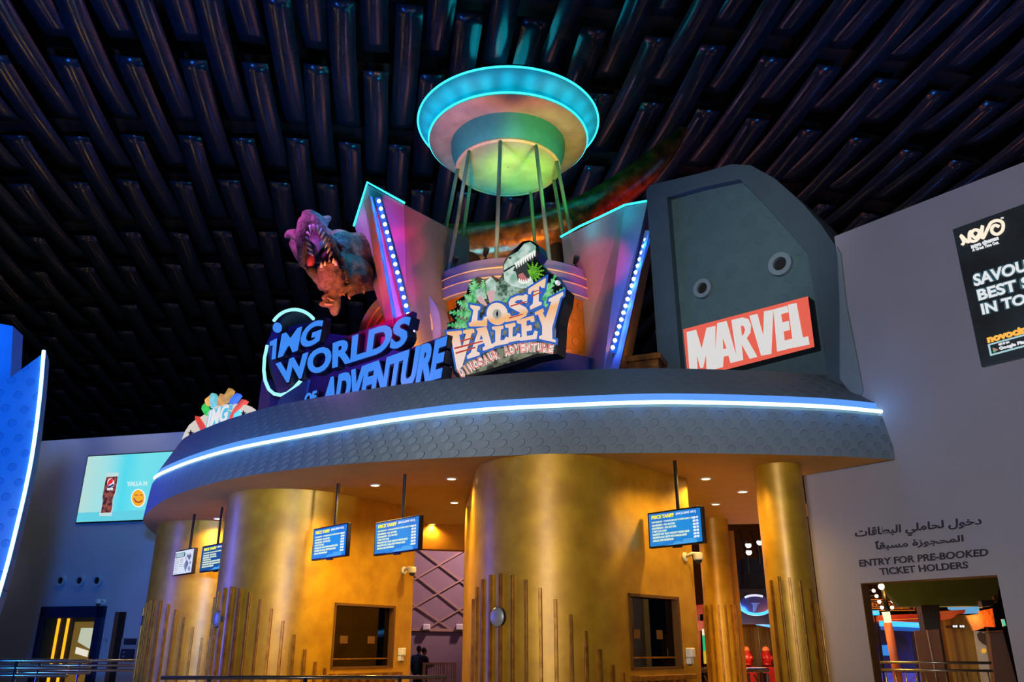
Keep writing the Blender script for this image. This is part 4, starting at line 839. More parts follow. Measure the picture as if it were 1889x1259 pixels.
chain(mb, [(505, 690, -.5, 42), (545, 672, -.56, 46), (600, 655, -.58, 46), (648, 655, -.5, 42)])
blobs(mb, [(530, 740, -.42, 62), (600, 735, -.46, 76), (660, 730, -.34, 66), (560, 820, -.28, 84), (650, 815, -.2, 92), (470, 790, -.2, 54), (520, 860, -.12, 56), (700, 760, -.05, 90)])
blobs(mb, [(690, 480, .5, 190), (770, 560, .75, 240), (880, 600, 1.05, 280), (760, 720, .45, 170), (690, 840, .15, 105), (850, 760, .6, 190), (960, 640, 1.5, 280)])
chain(mb, [(860, 800, .2, 76), (850, 860, .1, 62), (800, 890, .0, 48), (740, 905, -.06, 34), (728, 945, -.1, 22)])
chain(mb, [(880, 850, .08, 46), (830, 930, -.06, 30), (790, 960, -.1, 24), (788, 985, -.1, 16)])
chain(mb, [(900, 840, .2, 40), (950, 890, .1, 26), (940, 925, .08, 16)])
chain(mb, [(620, 890, -.02, 84), (630, 980, -.05, 74), (645, 1060, -.05, 62), (640, 1125, -.05, 46)])
chain(mb, [(590, 960, -.1, 44), (545, 975, -.18, 30), (525, 980, -.2, 24)]); chain(mb, [(590, 1040, -.1, 44), (520, 1050, -.18, 30), (500, 1045, -.2, 24)])
random.seed(3)
for i in range(60):
    x, y = random.uniform(280, 760), random.uniform(130, 860)
body = remeshed(mb, .026, 2)
body.build('body', M['skin'], dino, smooth=True)
mb = MB(); p = DP(470, 450, .12); s_ = .1827 * mpp(p); mb.ball(p, (135 * s_, .14, 195 * s_), 24, 16); p = DP(565, 560, -.05); mb.ball(p, (85 * s_, .14, 105 * s_), 18, 12); mb.build('mouth_lining', M['mouth'], dino, smooth=True)
mb = MB(); p = DP(400, 610, -.3); mb.ball(p, (40 * s_, .1, 70 * s_), 14, 10); mb.build('tongue', mat('tongue_pink', '#c8485c', .35), dino, smooth=True)
def tooth(x, y, dy, tx, ty, r, nm='tooth', m=None):
    a = DP(x, y, dy); b = DP(tx, ty, dy - .03); MB().tube([a, a.lerp(b, .5), b], [r, r * .75, .002], 8).build(nm, m or M['tooth'], dino, smooth=True)
for x, y in ((368, 320), (360, 370), (366, 420), (376, 470), (388, 520)): tooth(x - 4, y, -.58, x + 44, y + 44, .025)
for x, y in ((395, 262), (430, 252), (466, 262)): tooth(x, y - 8, -.64, x + 6, y + 70, .028)
for x, y in ((498, 292), (522, 330), (545, 375), (565, 425), (585, 480), (602, 530)): tooth(x + 8, y - 8, -.56, x - 22, y + 58, .026)
for x, y in ((508, 665), (545, 650), (590, 630), (632, 625), (655, 645)): tooth(x, y + 12, -.62, x - 2, y - 48, .028)
tooth(590, 1000, -.2, 640, 1015, .022, 'claw', M['claw']); tooth(545, 1050, -.22, 628, 1056, .024, 'claw', M['claw']); tooth(560, 985, -.22, 600, 995, .02, 'claw', M['claw'])
tooth(728, 940, -.12, 745, 965, .02, 'claw', M['claw']); tooth(786, 975, -.12, 800, 1005, .02, 'claw', M['claw']); tooth(940, 915, .06, 936, 948, .018, 'claw', M['claw'])
mb = MB(); mb.ball(DP(290, 415, -.33), .028, 12, 8); mb.build('eye', mat('eye_red', '#c83a20', .2), dino, smooth=True)

# ------------------------------------------------------------------ wall lettering, cinema poster on the right wall
wl = thing('wall_lettering', RW.P(*RW.hit(1700, 1010)), 'dark bilingual lettering on the wall reading ENTRY FOR PRE-BOOKED TICKET HOLDERS', 'sign')
k = 280 / 1889
def zw(pts): return [z_(x, y, 1560, 940, k) for x, y in pts]
def arb(*c): return ''.join(chr(x) for x in reversed(c))
L1 = arb(0xFEA9, 0xFEA7, 0xFEEE, 0xFEDD, 0x20, 0xFEDF, 0xFEA4, 0xFE8E, 0xFEE3, 0xFEE0, 0xFEF2, 0x20, 0xFE8D, 0xFEDF, 0xFE92, 0xFEC4, 0xFE8E, 0xFED7, 0xFE8E, 0xFE95)
L2 = arb(0xFE8D, 0xFEDF, 0xFEE4, 0xFEA4, 0xFEA0, 0xFEEE, 0xFEAF, 0xFE93, 0x20, 0xFEE3, 0xFEB4, 0xFE92, 0xFED8, 0xFE8E, 0x64B)
LINES = [(L1, [(112, 245), (1690, 85), (1692, 240), (118, 400)], .03), (L2, [(365, 395), (1460, 305), (1468, 425), (372, 530)], .03), ('ENTRY FOR PRE-BOOKED', [(163, 632), (1770, 487), (1772, 580), (172, 718)], .03), ('TICKET HOLDERS', [(412, 735), (1515, 648), (1525, 735), (432, 822)], .03)]
for t, qd, of in LINES:
    mb = MB(); text_on(mb, RW, t, zw(qd), .002, .012, of); mb.build('lettering', M['ink'], wl)
    mb = MB(); text_on(mb, RW, t, zw(qd), .0, .004, of + .03); mb.build('lettering_edge', M['ink_edge'], wl)
k = 149 / 586
def zp(pts): return [z_(x, y, 1740, 370, k) for x, y in pts]
c0, c1 = RW.hit(1752, 425, .1), RW.hit(1815, 674, .1); pu0 = (c0[0] + c1[0]) / 2; pv0, pv1 = c1[1], c0[1]
poster = thing('cinema_poster', RW.P(pu0, pv0), 'black lit cinema poster with white headline high on the right wall', 'poster')
MB().fbox(RW, pu0, pu0 + 2.3, pv0, pv1, 0, .1).build('light_box', glow('poster_black', '#14161a', .8, base='#050506', col2='#1c262c', scale=1.2), poster, bevel=.01)
sA, sW = glow('poster_amber', '#ffb84c', 1.0), glow('poster_white', '#e4e8ec', .97); sH = glow('poster_halo', '#3c6470', .8); sHa = glow('poster_amber_halo', '#6a4408', .9)
mb = MB(); hb = MB()
for t, qd in (('SAVOU', [(212, 540), (600, 425), (612, 508), (226, 625)]), ('BEST S', [(240, 650), (622, 545), (640, 625), (258, 728)]), ('IN TO', [(268, 752), (592, 672), (600, 748), (286, 830)])):
    text_on(mb, RW, t, zp(qd), .1, .115, .03); text_on(hb, RW, t, zp([(x + (-6 if i in (0, 3) else 6), y + (-6 if i < 2 else 6)) for i, (x, y) in enumerate(qd)]), .1, .106, .11)
mb.build('headline_lettering', sW, poster); hb.build('headline_halo', sH, poster)
mb = MB(); text_on(mb, RW, 'novocinemas', zp([(312, 985), (800, 850), (812, 905), (322, 1035)]), .1, .115, .05); mb.build('web_lettering', sA, poster)
mb = MB(); text_on(mb, RW, 'novo cinemas', zp([(196, 320), (395, 255), (402, 282), (204, 350)]), .1, .115, .04); text_on(mb, RW, 'A Great Time Out.', zp([(208, 348), (398, 292), (404, 312), (212, 370)]), .1, .115, .02); mb.build('brand_lettering', sW, poster)
lg = spline([Vector((x, y, 0)) for x, y in [(135, 325), (150, 300), (128, 255), (160, 285), (185, 300), (190, 240), (205, 225), (190, 270), (205, 295), (240, 290), (265, 255), (255, 220), (225, 215), (205, 245), (240, 270), (275, 215), (285, 185), (280, 240), (290, 272), (325, 200), (350, 160), (395, 145), (432, 165), (430, 215), (395, 245), (360, 235), (352, 205), (375, 180), (405, 190)]], 150)
mb = MB(); hb = MB()
pth = [RW.P(*RW.hit(*zp([(v.x, v.y)])[0], .11), .11) for v in lg]; mb.tube(pth, .02, 8); mb.build('script_logo', glow('poster_logo', '#fff0d8', 1), poster, smooth=True)
pth = [RW.P(*RW.hit(*zp([(v.x, v.y)])[0], .055), .055) for v in lg]; hb.tube(pth, .046, 8); hb.build('script_logo_halo', sHa, poster, smooth=True)
mb = MB(); text_on(mb, RW, '™', zp([(415, 125), (435, 119), (436, 129), (416, 134)]), .1, .112, .02); mb.build('trade_mark', sW, poster); mb = MB(); text_on(mb, RW, 'GET IT ON', zp([(398, 1040), (475, 1020), (477, 1033), (400, 1053)]), .1, .118, .02); text_on(mb, RW, 'Google Play', zp([(402, 1063), (600, 1008), (606, 1038), (408, 1092)]), .1, .118, .03); mb.build('store_lettering', sW, poster)
mb = MB(); bx = [(335, 1050), (700, 950), (715, 1015), (350, 1115)]; hb = MB(); shape_on(hb, RW, [zp([(322, 1045), (700, 938), (722, 1025), (340, 1128)]), zp(bx)], .1, .112); hb.build('store_badge_edge', glow('badge_edge', '#b0d8e0', .9), poster)
mb = MB(); mb.prism(RW, RW.uv(zp([(358, 1068), (398, 1082), (364, 1104)]), .11), .1, .112); mb.build('play_mark', glow('play_mark', '#40c08c', .9, col2='#e06060', scale=20), poster)
# recorded opening reveal: warm light from inside

# ------------------------------------------------------------------ blue-lit fins at the left
def fin_thing(F, edge, leftpx, topleft, th, label, led=True):
    root = thing('light_fin', F.P(0, 0), label, 'fin', None)
    uv = F.uv(edge); d_ = F.uv([topleft])[0]
    low = (uv[-1][0] - .1, 0.0); outline_ = uv + [low, (d_[0], 0.0), d_]
    frame_uv(MB().prism(F, outline_, -th, 0).build('panel', M['fin_disc' if led else 'fin'], root), F)
    if led:
        MB().tube([F.P(u - .02, v, .012) for u, v in spl2(uv)], .017, 8).build('led_strip', G['finled'], root, smooth=True)
    return root
def spl2(uv): return [(v.x, v.y) for v in spline([Vector((a, b, 0)) for a, b in uv], 40)]
FF = Frame((-4.8, 8.0, 0), 23)
fin_thing(FF, [(85, 648), (79, 720), (71, 790), (62, 850), (50, 910), (36, 970), (20, 1035), (0, 1105), (-25, 1180), (-50, 1240)], -300, (-260, 905), .36, 'tall blue-lit fin at the left edge with studded face and white light line')
FG = Frame((-5.5, 8.6, 0), 10)
fin_thing(FG, [(24, 602), (20, 680), (5, 850), (-20, 1000), (-60, 1150)], -300, (-200, 560), .3, 'plain blue-lit fin behind the studded fin at the far left', led=False)

# ------------------------------------------------------------------ back wall: screen, door, ports
bs = thing('drinks_screen', BW.P(*BW.hit(200, 900)), 'large cyan drinks screen high on the back wall at left', 'screen')
a0, a1 = BW.hit(162, 843, .06), BW.hit(141, 964, .06); bu0 = (a0[0] + a1[0]) / 2; bv1, bv0 = a0[1], a1[1]; bu1 = bu0 + 2.9
MB().fbox(BW, bu0 - .03, bu1, bv0 - .03, bv1 + .03, 0, .05).build('housing', M['black'], bs)
MB().fbox(BW, bu0, bu1 - .03, bv0, bv1, .05, .06).build('display', soft_screen('drinks_screen_face', [(0, '#b8e0dc'), (.22, '#a0e4e8'), (.42, '#50dcf0'), (.6, '#70e4f0'), (1, '#60d8e8')], 0), bs)
k = 210 / 1652
def zb(pts): return [z_(x, y, 120, 820, k) for x, y in pts]
MB().fbox(BW, bu0, bu1 - .03, bv0, bv0 + (bv1 - bv0) * .14, .06, .063).build('table_picture', glow('table_pic', '#68d8ec', .9), bs)
mb = MB(); mb.prism(BW, BW.uv(zb([(600, 420), (775, 412), (735, 700), (695, 800), (690, 900), (672, 1040), (495, 1045), (500, 980), (545, 830), (540, 760)]), .07), .06, .068); mb.build('glass_picture', glow('glass_pic', '#c8e8e8', .9), bs)
mb = MB(); mb.prism(BW, BW.uv(zb([(598, 478), (765, 468), (730, 690), (690, 800), (684, 900), (668, 990), (520, 1000), (548, 830), (543, 760)]), .07), .068, .072); mb.build('cola_picture', glow('cola_pic', '#3a1830', .9, col2='#a85848', scale=9), bs)
mb = MB(); mb.prism(BW, BW.uv(zb(ell(665, 562, 50, 68, 28)), .07), .072, .075); mb.build('round_logo', glow('logo_white', '#f4f4f4', .95), bs)
mb = MB(); mb.prism(BW, BW.uv(zb([(635, 535), (655, 508), (685, 498), (703, 520), (690, 560), (650, 585), (625, 600), (620, 570)]), .07), .075, .078); mb.build('logo_red', glow('logo_red', '#e82838', .95), bs)
mb = MB(); mb.prism(BW, BW.uv(zb([(622, 606), (660, 598), (700, 575), (712, 590), (695, 612), (660, 628), (635, 622)]), .07), .075, .078); mb.build('logo_blue', glow('logo_blue', '#184898', .95), bs)
mb = MB(); text_on(mb, BW, 'PEPSI', zb([(612, 640), (695, 635), (690, 668), (608, 672)]), .072, .077, .04); mb.build('glass_lettering', G['swhite'], bs)
mb = MB(); text_on(mb, BW, 'YALLA N', zb([(895, 545), (1190, 535), (1188, 600), (890, 610)]), .06, .07, .05); mb.build('lettering', glow('yalla', '#c8f0f4', .95), bs)
mb = MB(); mb.prism(BW, BW.uv(zb(ell(1060, 782, 104, 134, 36)), .07), .06, .066); mb.build('smiley_edge', G['swhite'], bs)
mb = MB(); mb.prism(BW, BW.uv(zb(ell(1060, 782, 90, 118, 36)), .07), .066, .07); mb.build('smiley_face', glow('smiley', '#f8b020', .95), bs)
mb = MB(); mb.tube([BW.P(*BW.hit(*p, .07), .072) for p in zb([(1000, 790), (1030, 835), (1080, 845), (1125, 815)])], .02, 6); mb.tube([BW.P(*BW.hit(*p, .07), .072) for p in zb([(1010, 740), (1060, 738)])], .012, 6); mb.tube([BW.P(*BW.hit(*p, .07), .072) for p in zb([(1085, 738), (1125, 740)])], .012, 6); mb.build('smiley_line', glow('smiley_line', '#b84028', .9), bs)
lamp('AREA', BW.P((bu0 + bu1) / 2, (bv0 + bv1) / 2, .25), '#70e8ff', 26, sx=2.6, sy=1.5, aim=BW.P((bu0 + bu1) / 2, 1.0, 4))

k = 300 / 1889
def zk(pts): return [z_(x, y, 0, 1060, k) for x, y in pts]
d_tl, d_tr, d_bl = BW.hit(*zk([(530, 380)])[0]), BW.hit(*zk([(1245, 385)])[0]), BW.hit(*zk([(400, 1050)])[0])
u0, u1, v1 = (d_tl[0] + d_bl[0]) / 2, d_tr[0], d_tl[1]
door = MB().fbox(BW, u0 + .1, u1 - .1, 0, v1 - .1, 0, .02).build('door_1', M['brown']); struct(door, 'navy-framed lit doorway in the back wall, gold door leaf with papers', 'door')
mb = MB(); mb.fbox(BW, u0, u0 + .12, 0, v1, 0, .14); mb.fbox(BW, u1 - .18, u1, 0, v1, 0, .14); mb.fbox(BW, u0, u1, v1 - .26, v1, 0, .14); mb.build('door_frame', M['darkframe'], door)
for x in (.27, .42): MB().fbox(BW, u0 + (u1 - u0) * x, u0 + (u1 - u0) * x + .05, 0, v1 - .28, .02, .06).build('light_strip', glow('door_strip', '#f0b020', 1.3), door)
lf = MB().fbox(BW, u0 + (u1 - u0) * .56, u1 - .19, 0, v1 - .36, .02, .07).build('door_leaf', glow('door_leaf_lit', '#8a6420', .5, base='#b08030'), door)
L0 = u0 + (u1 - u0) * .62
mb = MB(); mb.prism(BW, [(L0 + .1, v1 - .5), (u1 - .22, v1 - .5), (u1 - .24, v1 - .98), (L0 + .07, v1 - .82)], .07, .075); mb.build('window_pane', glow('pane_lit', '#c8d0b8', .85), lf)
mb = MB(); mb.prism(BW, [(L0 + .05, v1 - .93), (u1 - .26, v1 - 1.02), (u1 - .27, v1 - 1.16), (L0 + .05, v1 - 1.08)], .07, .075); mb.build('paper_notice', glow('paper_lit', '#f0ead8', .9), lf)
for i, (x, lb) in enumerate(((718, 'left of three round ports in the back wall'), (938, 'middle of three round ports in the back wall'), (1140, 'right of three round ports in the back wall'))):
    c = BW.hit(*zk([(x, 76)])[0]); t = thing('wall_port', BW.P(*c), lb, 'port', 'round ports in the back wall')
    MB().ring(BW, c, .145, .085, 0, .07, 28).build('port_ring', M['wall_back'], t, smooth=35); mb = MB(); mb.prism(BW, ell(c[0], c[1], .088, .088, 24), 0, .02); mb.build('opening', M['ceil_gap'], t)
def security_camera(p, d, label):
    t = thing('security_camera', p, label, 'camera', 'white security cameras'); d = Vector(d).normalized(); p = Vector(p)
    MB().cyl(p - d * .001, p + d * .03, .06, 16).build('mount', M['white'], t, smooth=35)
    q = p + d * .2; MB().tube([p + d * .02 + Vector((0, 0, .0)), p + d * .12 + Vector((0, 0, .04)), q + Vector((0, 0, .03))], .022, 8).build('arm', M['white'], t, smooth=True)
    mb = MB(); mb.lathe(q, [(.03, .05), (.065, .04), (.07, -.03), (.06, -.05)], 20); mb.build('body', M['white'], t, smooth=35)
    MB().ball(q + Vector((0, 0, -.05)), .052, 14, 10).build('dome', M['darkgrey'], t, smooth=True)
security_camera(BW.P(*BW.hit(192, 1111)), BW.n, 'small camera on the back wall above the navy-framed doorway')
security_camera(FB.P(*FB.hit(744, 1053)), FB.n, 'white camera on the wall of the second booth, above its sanitiser')
security_camera(FA.P(*FA.hit(1262, 1028)), FA.n + FA.r * .2, 'white camera at the right wall edge of the middle booth')
def sanitiser(F, px, py, label):
    u, v = F.hit(px, py); t = thing('hand_sanitiser', F.P(u, v), label, 'dispenser', 'wall sanitisers')
    MB().fbox(F, u - .05, u + .05, v - .02, v + .1, 0, .1).build('tank', M['white'], t, bevel=.015); MB().fbox(F, u - .042, u + .042, v - .1, v - .02, 0, .07).build('push_bar', M['white'], t, bevel=.01); MB().fbox(F, u - .015, u + .015, v - .115, v - .095, .02, .06).build('nozzle', M['darkgrey'], t)
sanitiser(FB, 737, 1208, 'white hand sanitiser right of the second booth window')
sanitiser(FA, 1268, 1211, 'white hand sanitiser at the right edge of the middle booth')
# dark slot and standing information board by the back wall
u, v = BW.hit(*zk([(1380, 440)])[0]); u2 = BW.hit(*zk([(1488, 440)])[0])[0]
slot = thing('wall_slot', BW.P(u, 0), 'narrow dark vertical recess in the back wall right of the doorway', 'recess')
MB().fbox(BW, u, u2 - .04, 0, v, 0, .03).build('opening', M['ceil_gap'], slot); MB().fbox(BW, u - .06, u + .05, 0, v, 0, .05).build('reveal', M['brownpanel'], slot)
IB = Frame((BW.P(*BW.hit(235, 1200))[0], 20.0, 0), -10); ib = thing('information_board', IB.P(0, 0), 'navy standing information board beside the furthest left booth', 'board')
q0, q1, q2 = IB.hit(*zk([(1445, 750)])[0]), IB.hit(*zk([(1585, 750)])[0]), IB.hit(*zk([(1445, 1000)])[0])
MB().fbox(IB, q0[0] - .08, q1[0] + .04, 0, q0[1] + .02, -.06, -.02).build('back_plate', M['grey'], ib)
MB().fbox(IB, q0[0], q1[0], q0[1] - .13, q0[1], -.02, 0).build('title_panel', M['navy'], ib); MB().fbox(IB, q0[0] - .04, q1[0], q2[1], q0[1] - .22, -.02, 0).build('list_panel', M['navy'], ib)
mb = MB()
for i in range(4): mb.fbox(IB, q0[0] + .02, q0[0] + .06, q0[1] - .3 - .09 * i, q0[1] - .27 - .09 * i, 0, .004)
mb.build('list_marks', M['grey'], ib)
MB().fbox(BW, BW.hit(195, 1180)[0], BW.hit(195, 1180)[0] + .05, 1.75, 1.83, 0, .01).build('wall_switch', M['grey']); tag(bpy.data.objects['wall_switch'], 'small wall switch between the doorway and the dark recess', 'switch')

# queue rails along the lower left
def rail(y, x0, x1, zs, label, tilt=0, posts=3):
    t = thing('queue_rail', (x0, y, 0), label, 'railing', 'steel queue rails')
    for z in zs: MB().cyl((x0, y, z), (x1, y + tilt, z), .022, 10).build('rail_bar', M['steel'], t, smooth=True)
    for i in range(posts):
        f_ = (i + .5) / posts; MB().cyl((x0 + (x1 - x0) * f_, y + tilt * f_, 0), (x0 + (x1 - x0) * f_, y + tilt * f_, zs[0]), .025, 10).build('post', M['steel'], t, smooth=True)
    return t
rail(10.6, -9.0, -5.2, [1.47, 1.39, 1.31], 'nearest steel queue rail at the lower left', -.2)
rail(12.2, -10.0, -5.7, [1.44, 1.37, 1.30], 'second steel queue rail at the lower left, behind the nearest', -.2)
rail(14.0, -11.0, -5.9, [1.43, 1.36, 1.29], 'third steel queue rail at the lower left', -.2)
rail(9.9, -3.9, -.75, [1.30], 'low single steel rail in front of the second booth', .25)

# ------------------------------------------------------------------ beyond the left gap: purple wall with slanted trim, barrier, two people
PW = Frame((-2.5, 33.0, 0), 0)
pw = struct(MB().fbox(PW, -6, 5, 0, 10, -.2, 0).build('wall_purple', M['purplewall']), 'purple inner wall with diamond trim', 'wall')
k = 160 / 778
def zg(pts): return [z_(x, y, 740, 1000, k) for x, y in pts]
def seg(a, b, wd=.06):
    p, q = [PW.P(*PW.hit(*t)) for t in zg([a, b])]; d = (q - p); L = d.length; MB().tube([p + PW.n * .02, q + PW.n * .02], wd / 1.4, 4).build('trim_bar', M['trim'], dt)
dt = thing('diamond_trim', PW.P(0, 4, .02), 'pale slanted trim bars forming diamonds on the purple inner wall', 'wall trim')
for a, b in (((100, 350), (700, 0)), ((60, 620), (760, 215)), ((200, 800), (760, 470)), ((120, 40), (760, 525)), ((60, 250), (760, 800)), ((60, 530), (460, 800))): seg(a, b)
seg((60, 788), (760, 800), .1)
for x, lb in ((230, 'left small white lamp on the trim of the purple inner wall'), (525, 'right small white lamp on the trim of the purple inner wall')):
    p = PW.P(*PW.hit(*zg([(x, 780)])[0])); t = thing('trim_lamp', p, lb, 'lamp', 'small lamps on the purple wall trim')
    MB().box(p + Vector((0, -.12, .05)), (.26, .2, .22)).build('lamp_body', M['white'], t, bevel=.03); MB().cyl(p + Vector((0, -.02, -.08)), p + Vector((0, -.02, .04)), .04, 8).build('bracket', M['white'], t)
lamp('SPOT', (1.2, 30, 9), '#ffc8c4', 5200, .3, aim=(-1.6, 33, 5.8), angle=60, blend=.9); lamp('POINT', (-2, 27, 5), '#c090c8', 160, .5)
br = thing('crowd_barrier', PW.P(-1.6, 0, 4), 'dark slatted barrier in front of the purple wall', 'barrier')
BFm = Frame((0, 28.4, 0), 0); x0, x1 = BFm.hit(*zg([(210, 1085)])[0]), BFm.hit(*zg([(480, 1085)])[0])
MB().fbox(BFm, x0[0], x1[0], x0[1] - .06, x0[1], -.03, .03).build('top_rail', M['trim'], br)
for i in range(14): u = x0[0] + (x1[0] - x0[0]) * (i + .5) / 14; MB().cyl(BFm.P(u, .1), BFm.P(u, x0[1] - .05), .018, 6).build('bar', M['trim'], br)
for u in (x0[0], x1[0] - .35, x1[0]): MB().fbox(BFm, u - .05, u + .05, 0, x0[1], -.05, .05).build('post', M['trim'], br)
def person(x, y, face, h, label, top, arm):
    t = thing('person', (x, y, 0), label, 'person'); s = h / 1.75; d = Vector((math.cos(face), math.sin(face), 0)); r = Vector((d.y, -d.x, 0)); P = lambda a, b, z: Vector((x, y, 0)) + r * a * s + d * b * s + Vector((0, 0, z * s))
    mb = MB()
    for sd in (-1, 1):
        mb.tube([P(.10 * sd, .02, .03), P(.10 * sd, .0, .10), P(.10 * sd, 0, .48), P(.095 * sd, 0, .90)], [.045 * s, .05 * s, .062 * s, .09 * s], 10); mb.tube([P(.1 * sd, -.04, .04), P(.1 * sd, .16, .035)], [.045 * s, .04 * s], 8)
        el = P(.27 * sd, .10, 1.14) if arm else P(.25 * sd, 0, 1.12); hd = P(.14 * sd, .32, 1.2) if arm else P(.25 * sd, .08, .86)
        mb.tube([P(.19 * sd, 0, 1.42), el, hd], [.062 * s, .05 * s, .036 * s], 8); mb.ball(hd, (.045 * s,) * 3, 8, 6)
    mb.tube([P(0, 0, .86), P(0, 0, 1.05), P(0, -.01, 1.25), P(0, 0, 1.42), P(0, .01, 1.5)], [.15 * s, .14 * s, .17 * s, .16 * s, .06 * s], 12)
    mb.tube([P(0, .01, 1.44), P(0, .02, 1.56)], .055 * s, 8); mb.ball(P(0, .03, 1.64), (.08 * s, .092 * s, .115 * s), 14, 10)
    mb.ball(P(0, .125, 1.62), .016 * s, 6, 5); mb.ball(P(.08, .03, 1.635), .02 * s, 6, 5); mb.ball(P(-.08, .03, 1.635), .02 * s, 6, 5)
    remeshed(mb, .02 * s, 2).build('body', M['skinp'], t, smooth=True)
    mb = MB(); mb.tube([P(0, 0, .84), P(0, 0, 1.05), P(0, -.01, 1.25), P(0, 0, 1.43), P(0, .01, 1.49)], [.175 * s, .165 * s, .19 * s, .18 * s, .075 * s], 14)
    for sd in (-1, 1):
        el = P(.27 * sd, .10, 1.14) if arm else P(.25 * sd, 0, 1.12); hd = P(.16 * sd, .28, 1.19) if arm else P(.25 * sd, .07, .92)
        mb.tube([P(.17 * sd, 0, 1.42), P(.20 * sd, 0, 1.40), el, hd], [.08 * s, .078 * s, .064 * s, .05 * s], 10)
    mb.build('jacket', top, t, smooth=True)
    mb = MB()
    for sd in (-1, 1): mb.tube([P(.10 * sd, 0, .07), P(.10 * sd, 0, .48), P(.09 * sd, 0, .88)], [.07 * s, .078 * s, .11 * s], 10)
    mb.build('trousers', M['cloth_dark'], t, smooth=True)
    mb = MB(); mb.ball(P(0, .0, 1.675), (.09 * s, .098 * s, .10 * s), 14, 10); mb.build('hair', M['hair'], t, smooth=True)
p1, p2 = at_y(*zg([(160, 940)])[0], 29.9), at_y(*zg([(205, 955)])[0], 28.8)
person(p1.x, 29.9, 1.2, p1.z, 'person in a teal top standing behind the one in black', M['cloth_teal'], False); person(p2.x, 28.8, .5, p2.z, 'person in black with raised hands in front of the barrier', M['cloth_dark'], True)

# ------------------------------------------------------------------ beyond the right gap
k = 220 / 842
def zr(pts): return [z_(x, y, 1240, 930, k) for x, y in pts]
def quadbox(root, name, pts, Y, th, m, **kw):
    Fm = Frame((0, Y, 0), 0); mb = MB(); mb.prism(Fm, Fm.uv(zr(pts)), -th, 0); return mb.build(name, m, root, **kw)
gate = thing('red_gate', at_y(1290, 1250, 22), 'red lacquered timber gate between the middle booth and the inner column', 'gate')
quadbox(gate, 'top_beam', [(120, 720), (330, 700), (332, 760), (130, 790)], 22, .4, M['red']); quadbox(gate, 'lower_beam', [(130, 830), (330, 822), (332, 890), (140, 900)], 22, .3, M['red'])
for x in (185, 262): quadbox(gate, 'gate_post', [(x - 22, 700), (x + 10, 700), (x + 26, 1400), (x - 8, 1400)], 22.3, .4, M['red'])
gl = thing('glowing_stick', at_y(1302, 1210, 20.5), 'green and white glowing upright light in front of the red gate', 'light'); Fm = Frame((0, 20.5, 0), 0)
for (y0, y1, c, nm) in ((885, 930, '#fff0c0', 'lamp_tip'), (930, 1040, '#20c070', 'green_tube'), (1040, 1130, '#d8b030', 'amber_tube')):
    a, b = Fm.P(*Fm.hit(*zr([(230 + (y0 - 885) * .06, y0)])[0])), Fm.P(*Fm.hit(*zr([(230 + (y1 - 885) * .06, y1)])[0])); MB().cyl(a, b, .07, 10).build(nm, glow('stick_' + nm, c, .9), gl)
MB().cyl(b, Vector((b.x, b.y, 0)), .05, 8).build('stand', M['black'], gl)
fence = thing('bamboo_fence', at_y(1395, 1259, 23), 'tall bamboo cane fence behind the red figures', 'fence'); quadbox(fence, 'canes', [(440, 860), (800, 860), (830, 1400), (440, 1400)], 23, .15, M['bamboo']); quadbox(fence, 'top_rail', [(440, 850), (800, 850), (800, 872), (440, 872)], 22.98, .1, M['brown'])
for cx, lb in ((530, 'pot-bellied red figure with peach head beside the inner gold column'), (672, 'pot-bellied red figure with peach head nearer the right gold column')):
    Y = 21.5; p = at_y(*zr([(cx, 1145)])[0], Y); s = mpp(p) * k; t = thing('red_statue', p, lb, 'statue', 'red pot-bellied figures'); W_ = lambda x, y, dy=0: p + Vector(((x) * s, dy * s, (1145 - y) * s))
    mb = MB(); mb.ball(W_(0, 1095), (46 * s, 46 * s, 50 * s), 16, 12); mb.ball(W_(0, 1062), (34 * s, 34 * s, 26 * s), 14, 10); mb.ball(W_(-26, 1092, -34), (15 * s, 12 * s, 15 * s)); mb.ball(W_(26, 1092, -34), (15 * s, 12 * s, 15 * s)); mb.ball(W_(0, 1136), (38 * s, 38 * s, 14 * s)); remeshed(mb, 4 * s, 2).build('robe', M['red'], t, smooth=True)
    mb = MB(); mb.ball(W_(0, 1042), (27 * s, 27 * s, 28 * s), 14, 10); mb.ball(W_(0, 1040, -27), 4 * s, 6, 5); mb.build('head', M['peach'], t, smooth=True); mb = MB(); mb.ball(W_(4, 1018), 12 * s, 10, 8); mb.ball(W_(-9, 1042, -25), 3 * s, 6, 5); mb.ball(W_(9, 1042, -25), 3 * s, 6, 5); mb.build('topknot', M['brown'], t, smooth=True)
    pl = thing('red_plinth', Vector((p.x, p.y, 0)), 'red plinth under the ' + ('left' if cx == 530 else 'right') + ' pot-bellied red figure', 'plinth', 'red plinths'); MB().box((p.x, p.y, (p.z - .02) / 2), (100 * s, 90 * s, p.z - .02)).build('block', M['red'], pl, bevel=.02); MB().box((p.x, p.y, p.z - .05), (115 * s, 100 * s, .06)).build('cap', M['red'], pl)
oval = thing('oval_ride_sign', at_y(1393, 1110, 20.2), 'oval mirror-like sign with a glowing blue ring beyond the columns', 'sign'); Y = 20.2; Fm = Frame((0, Y, 0), 0)
quadbox(oval, 'backing_panel', [(450, 605), (740, 595), (745, 850), (460, 850)], 20.5, .2, M['navy']); c = Fm.hit(*zr([(587, 712)])[0]); rx = abs(Fm.hit(*zr([(702, 712)])[0])[0] - c[0]); ry = abs(Fm.hit(*zr([(587, 780)])[0])[1] - c[1])
mb = MB(); mb.prism(Fm, ell(c[0], c[1], rx, ry, 40), -.1, .02); mb.build('mirror_disc', mat('oval_mirror', '#8c84b0', .15, .8), oval)
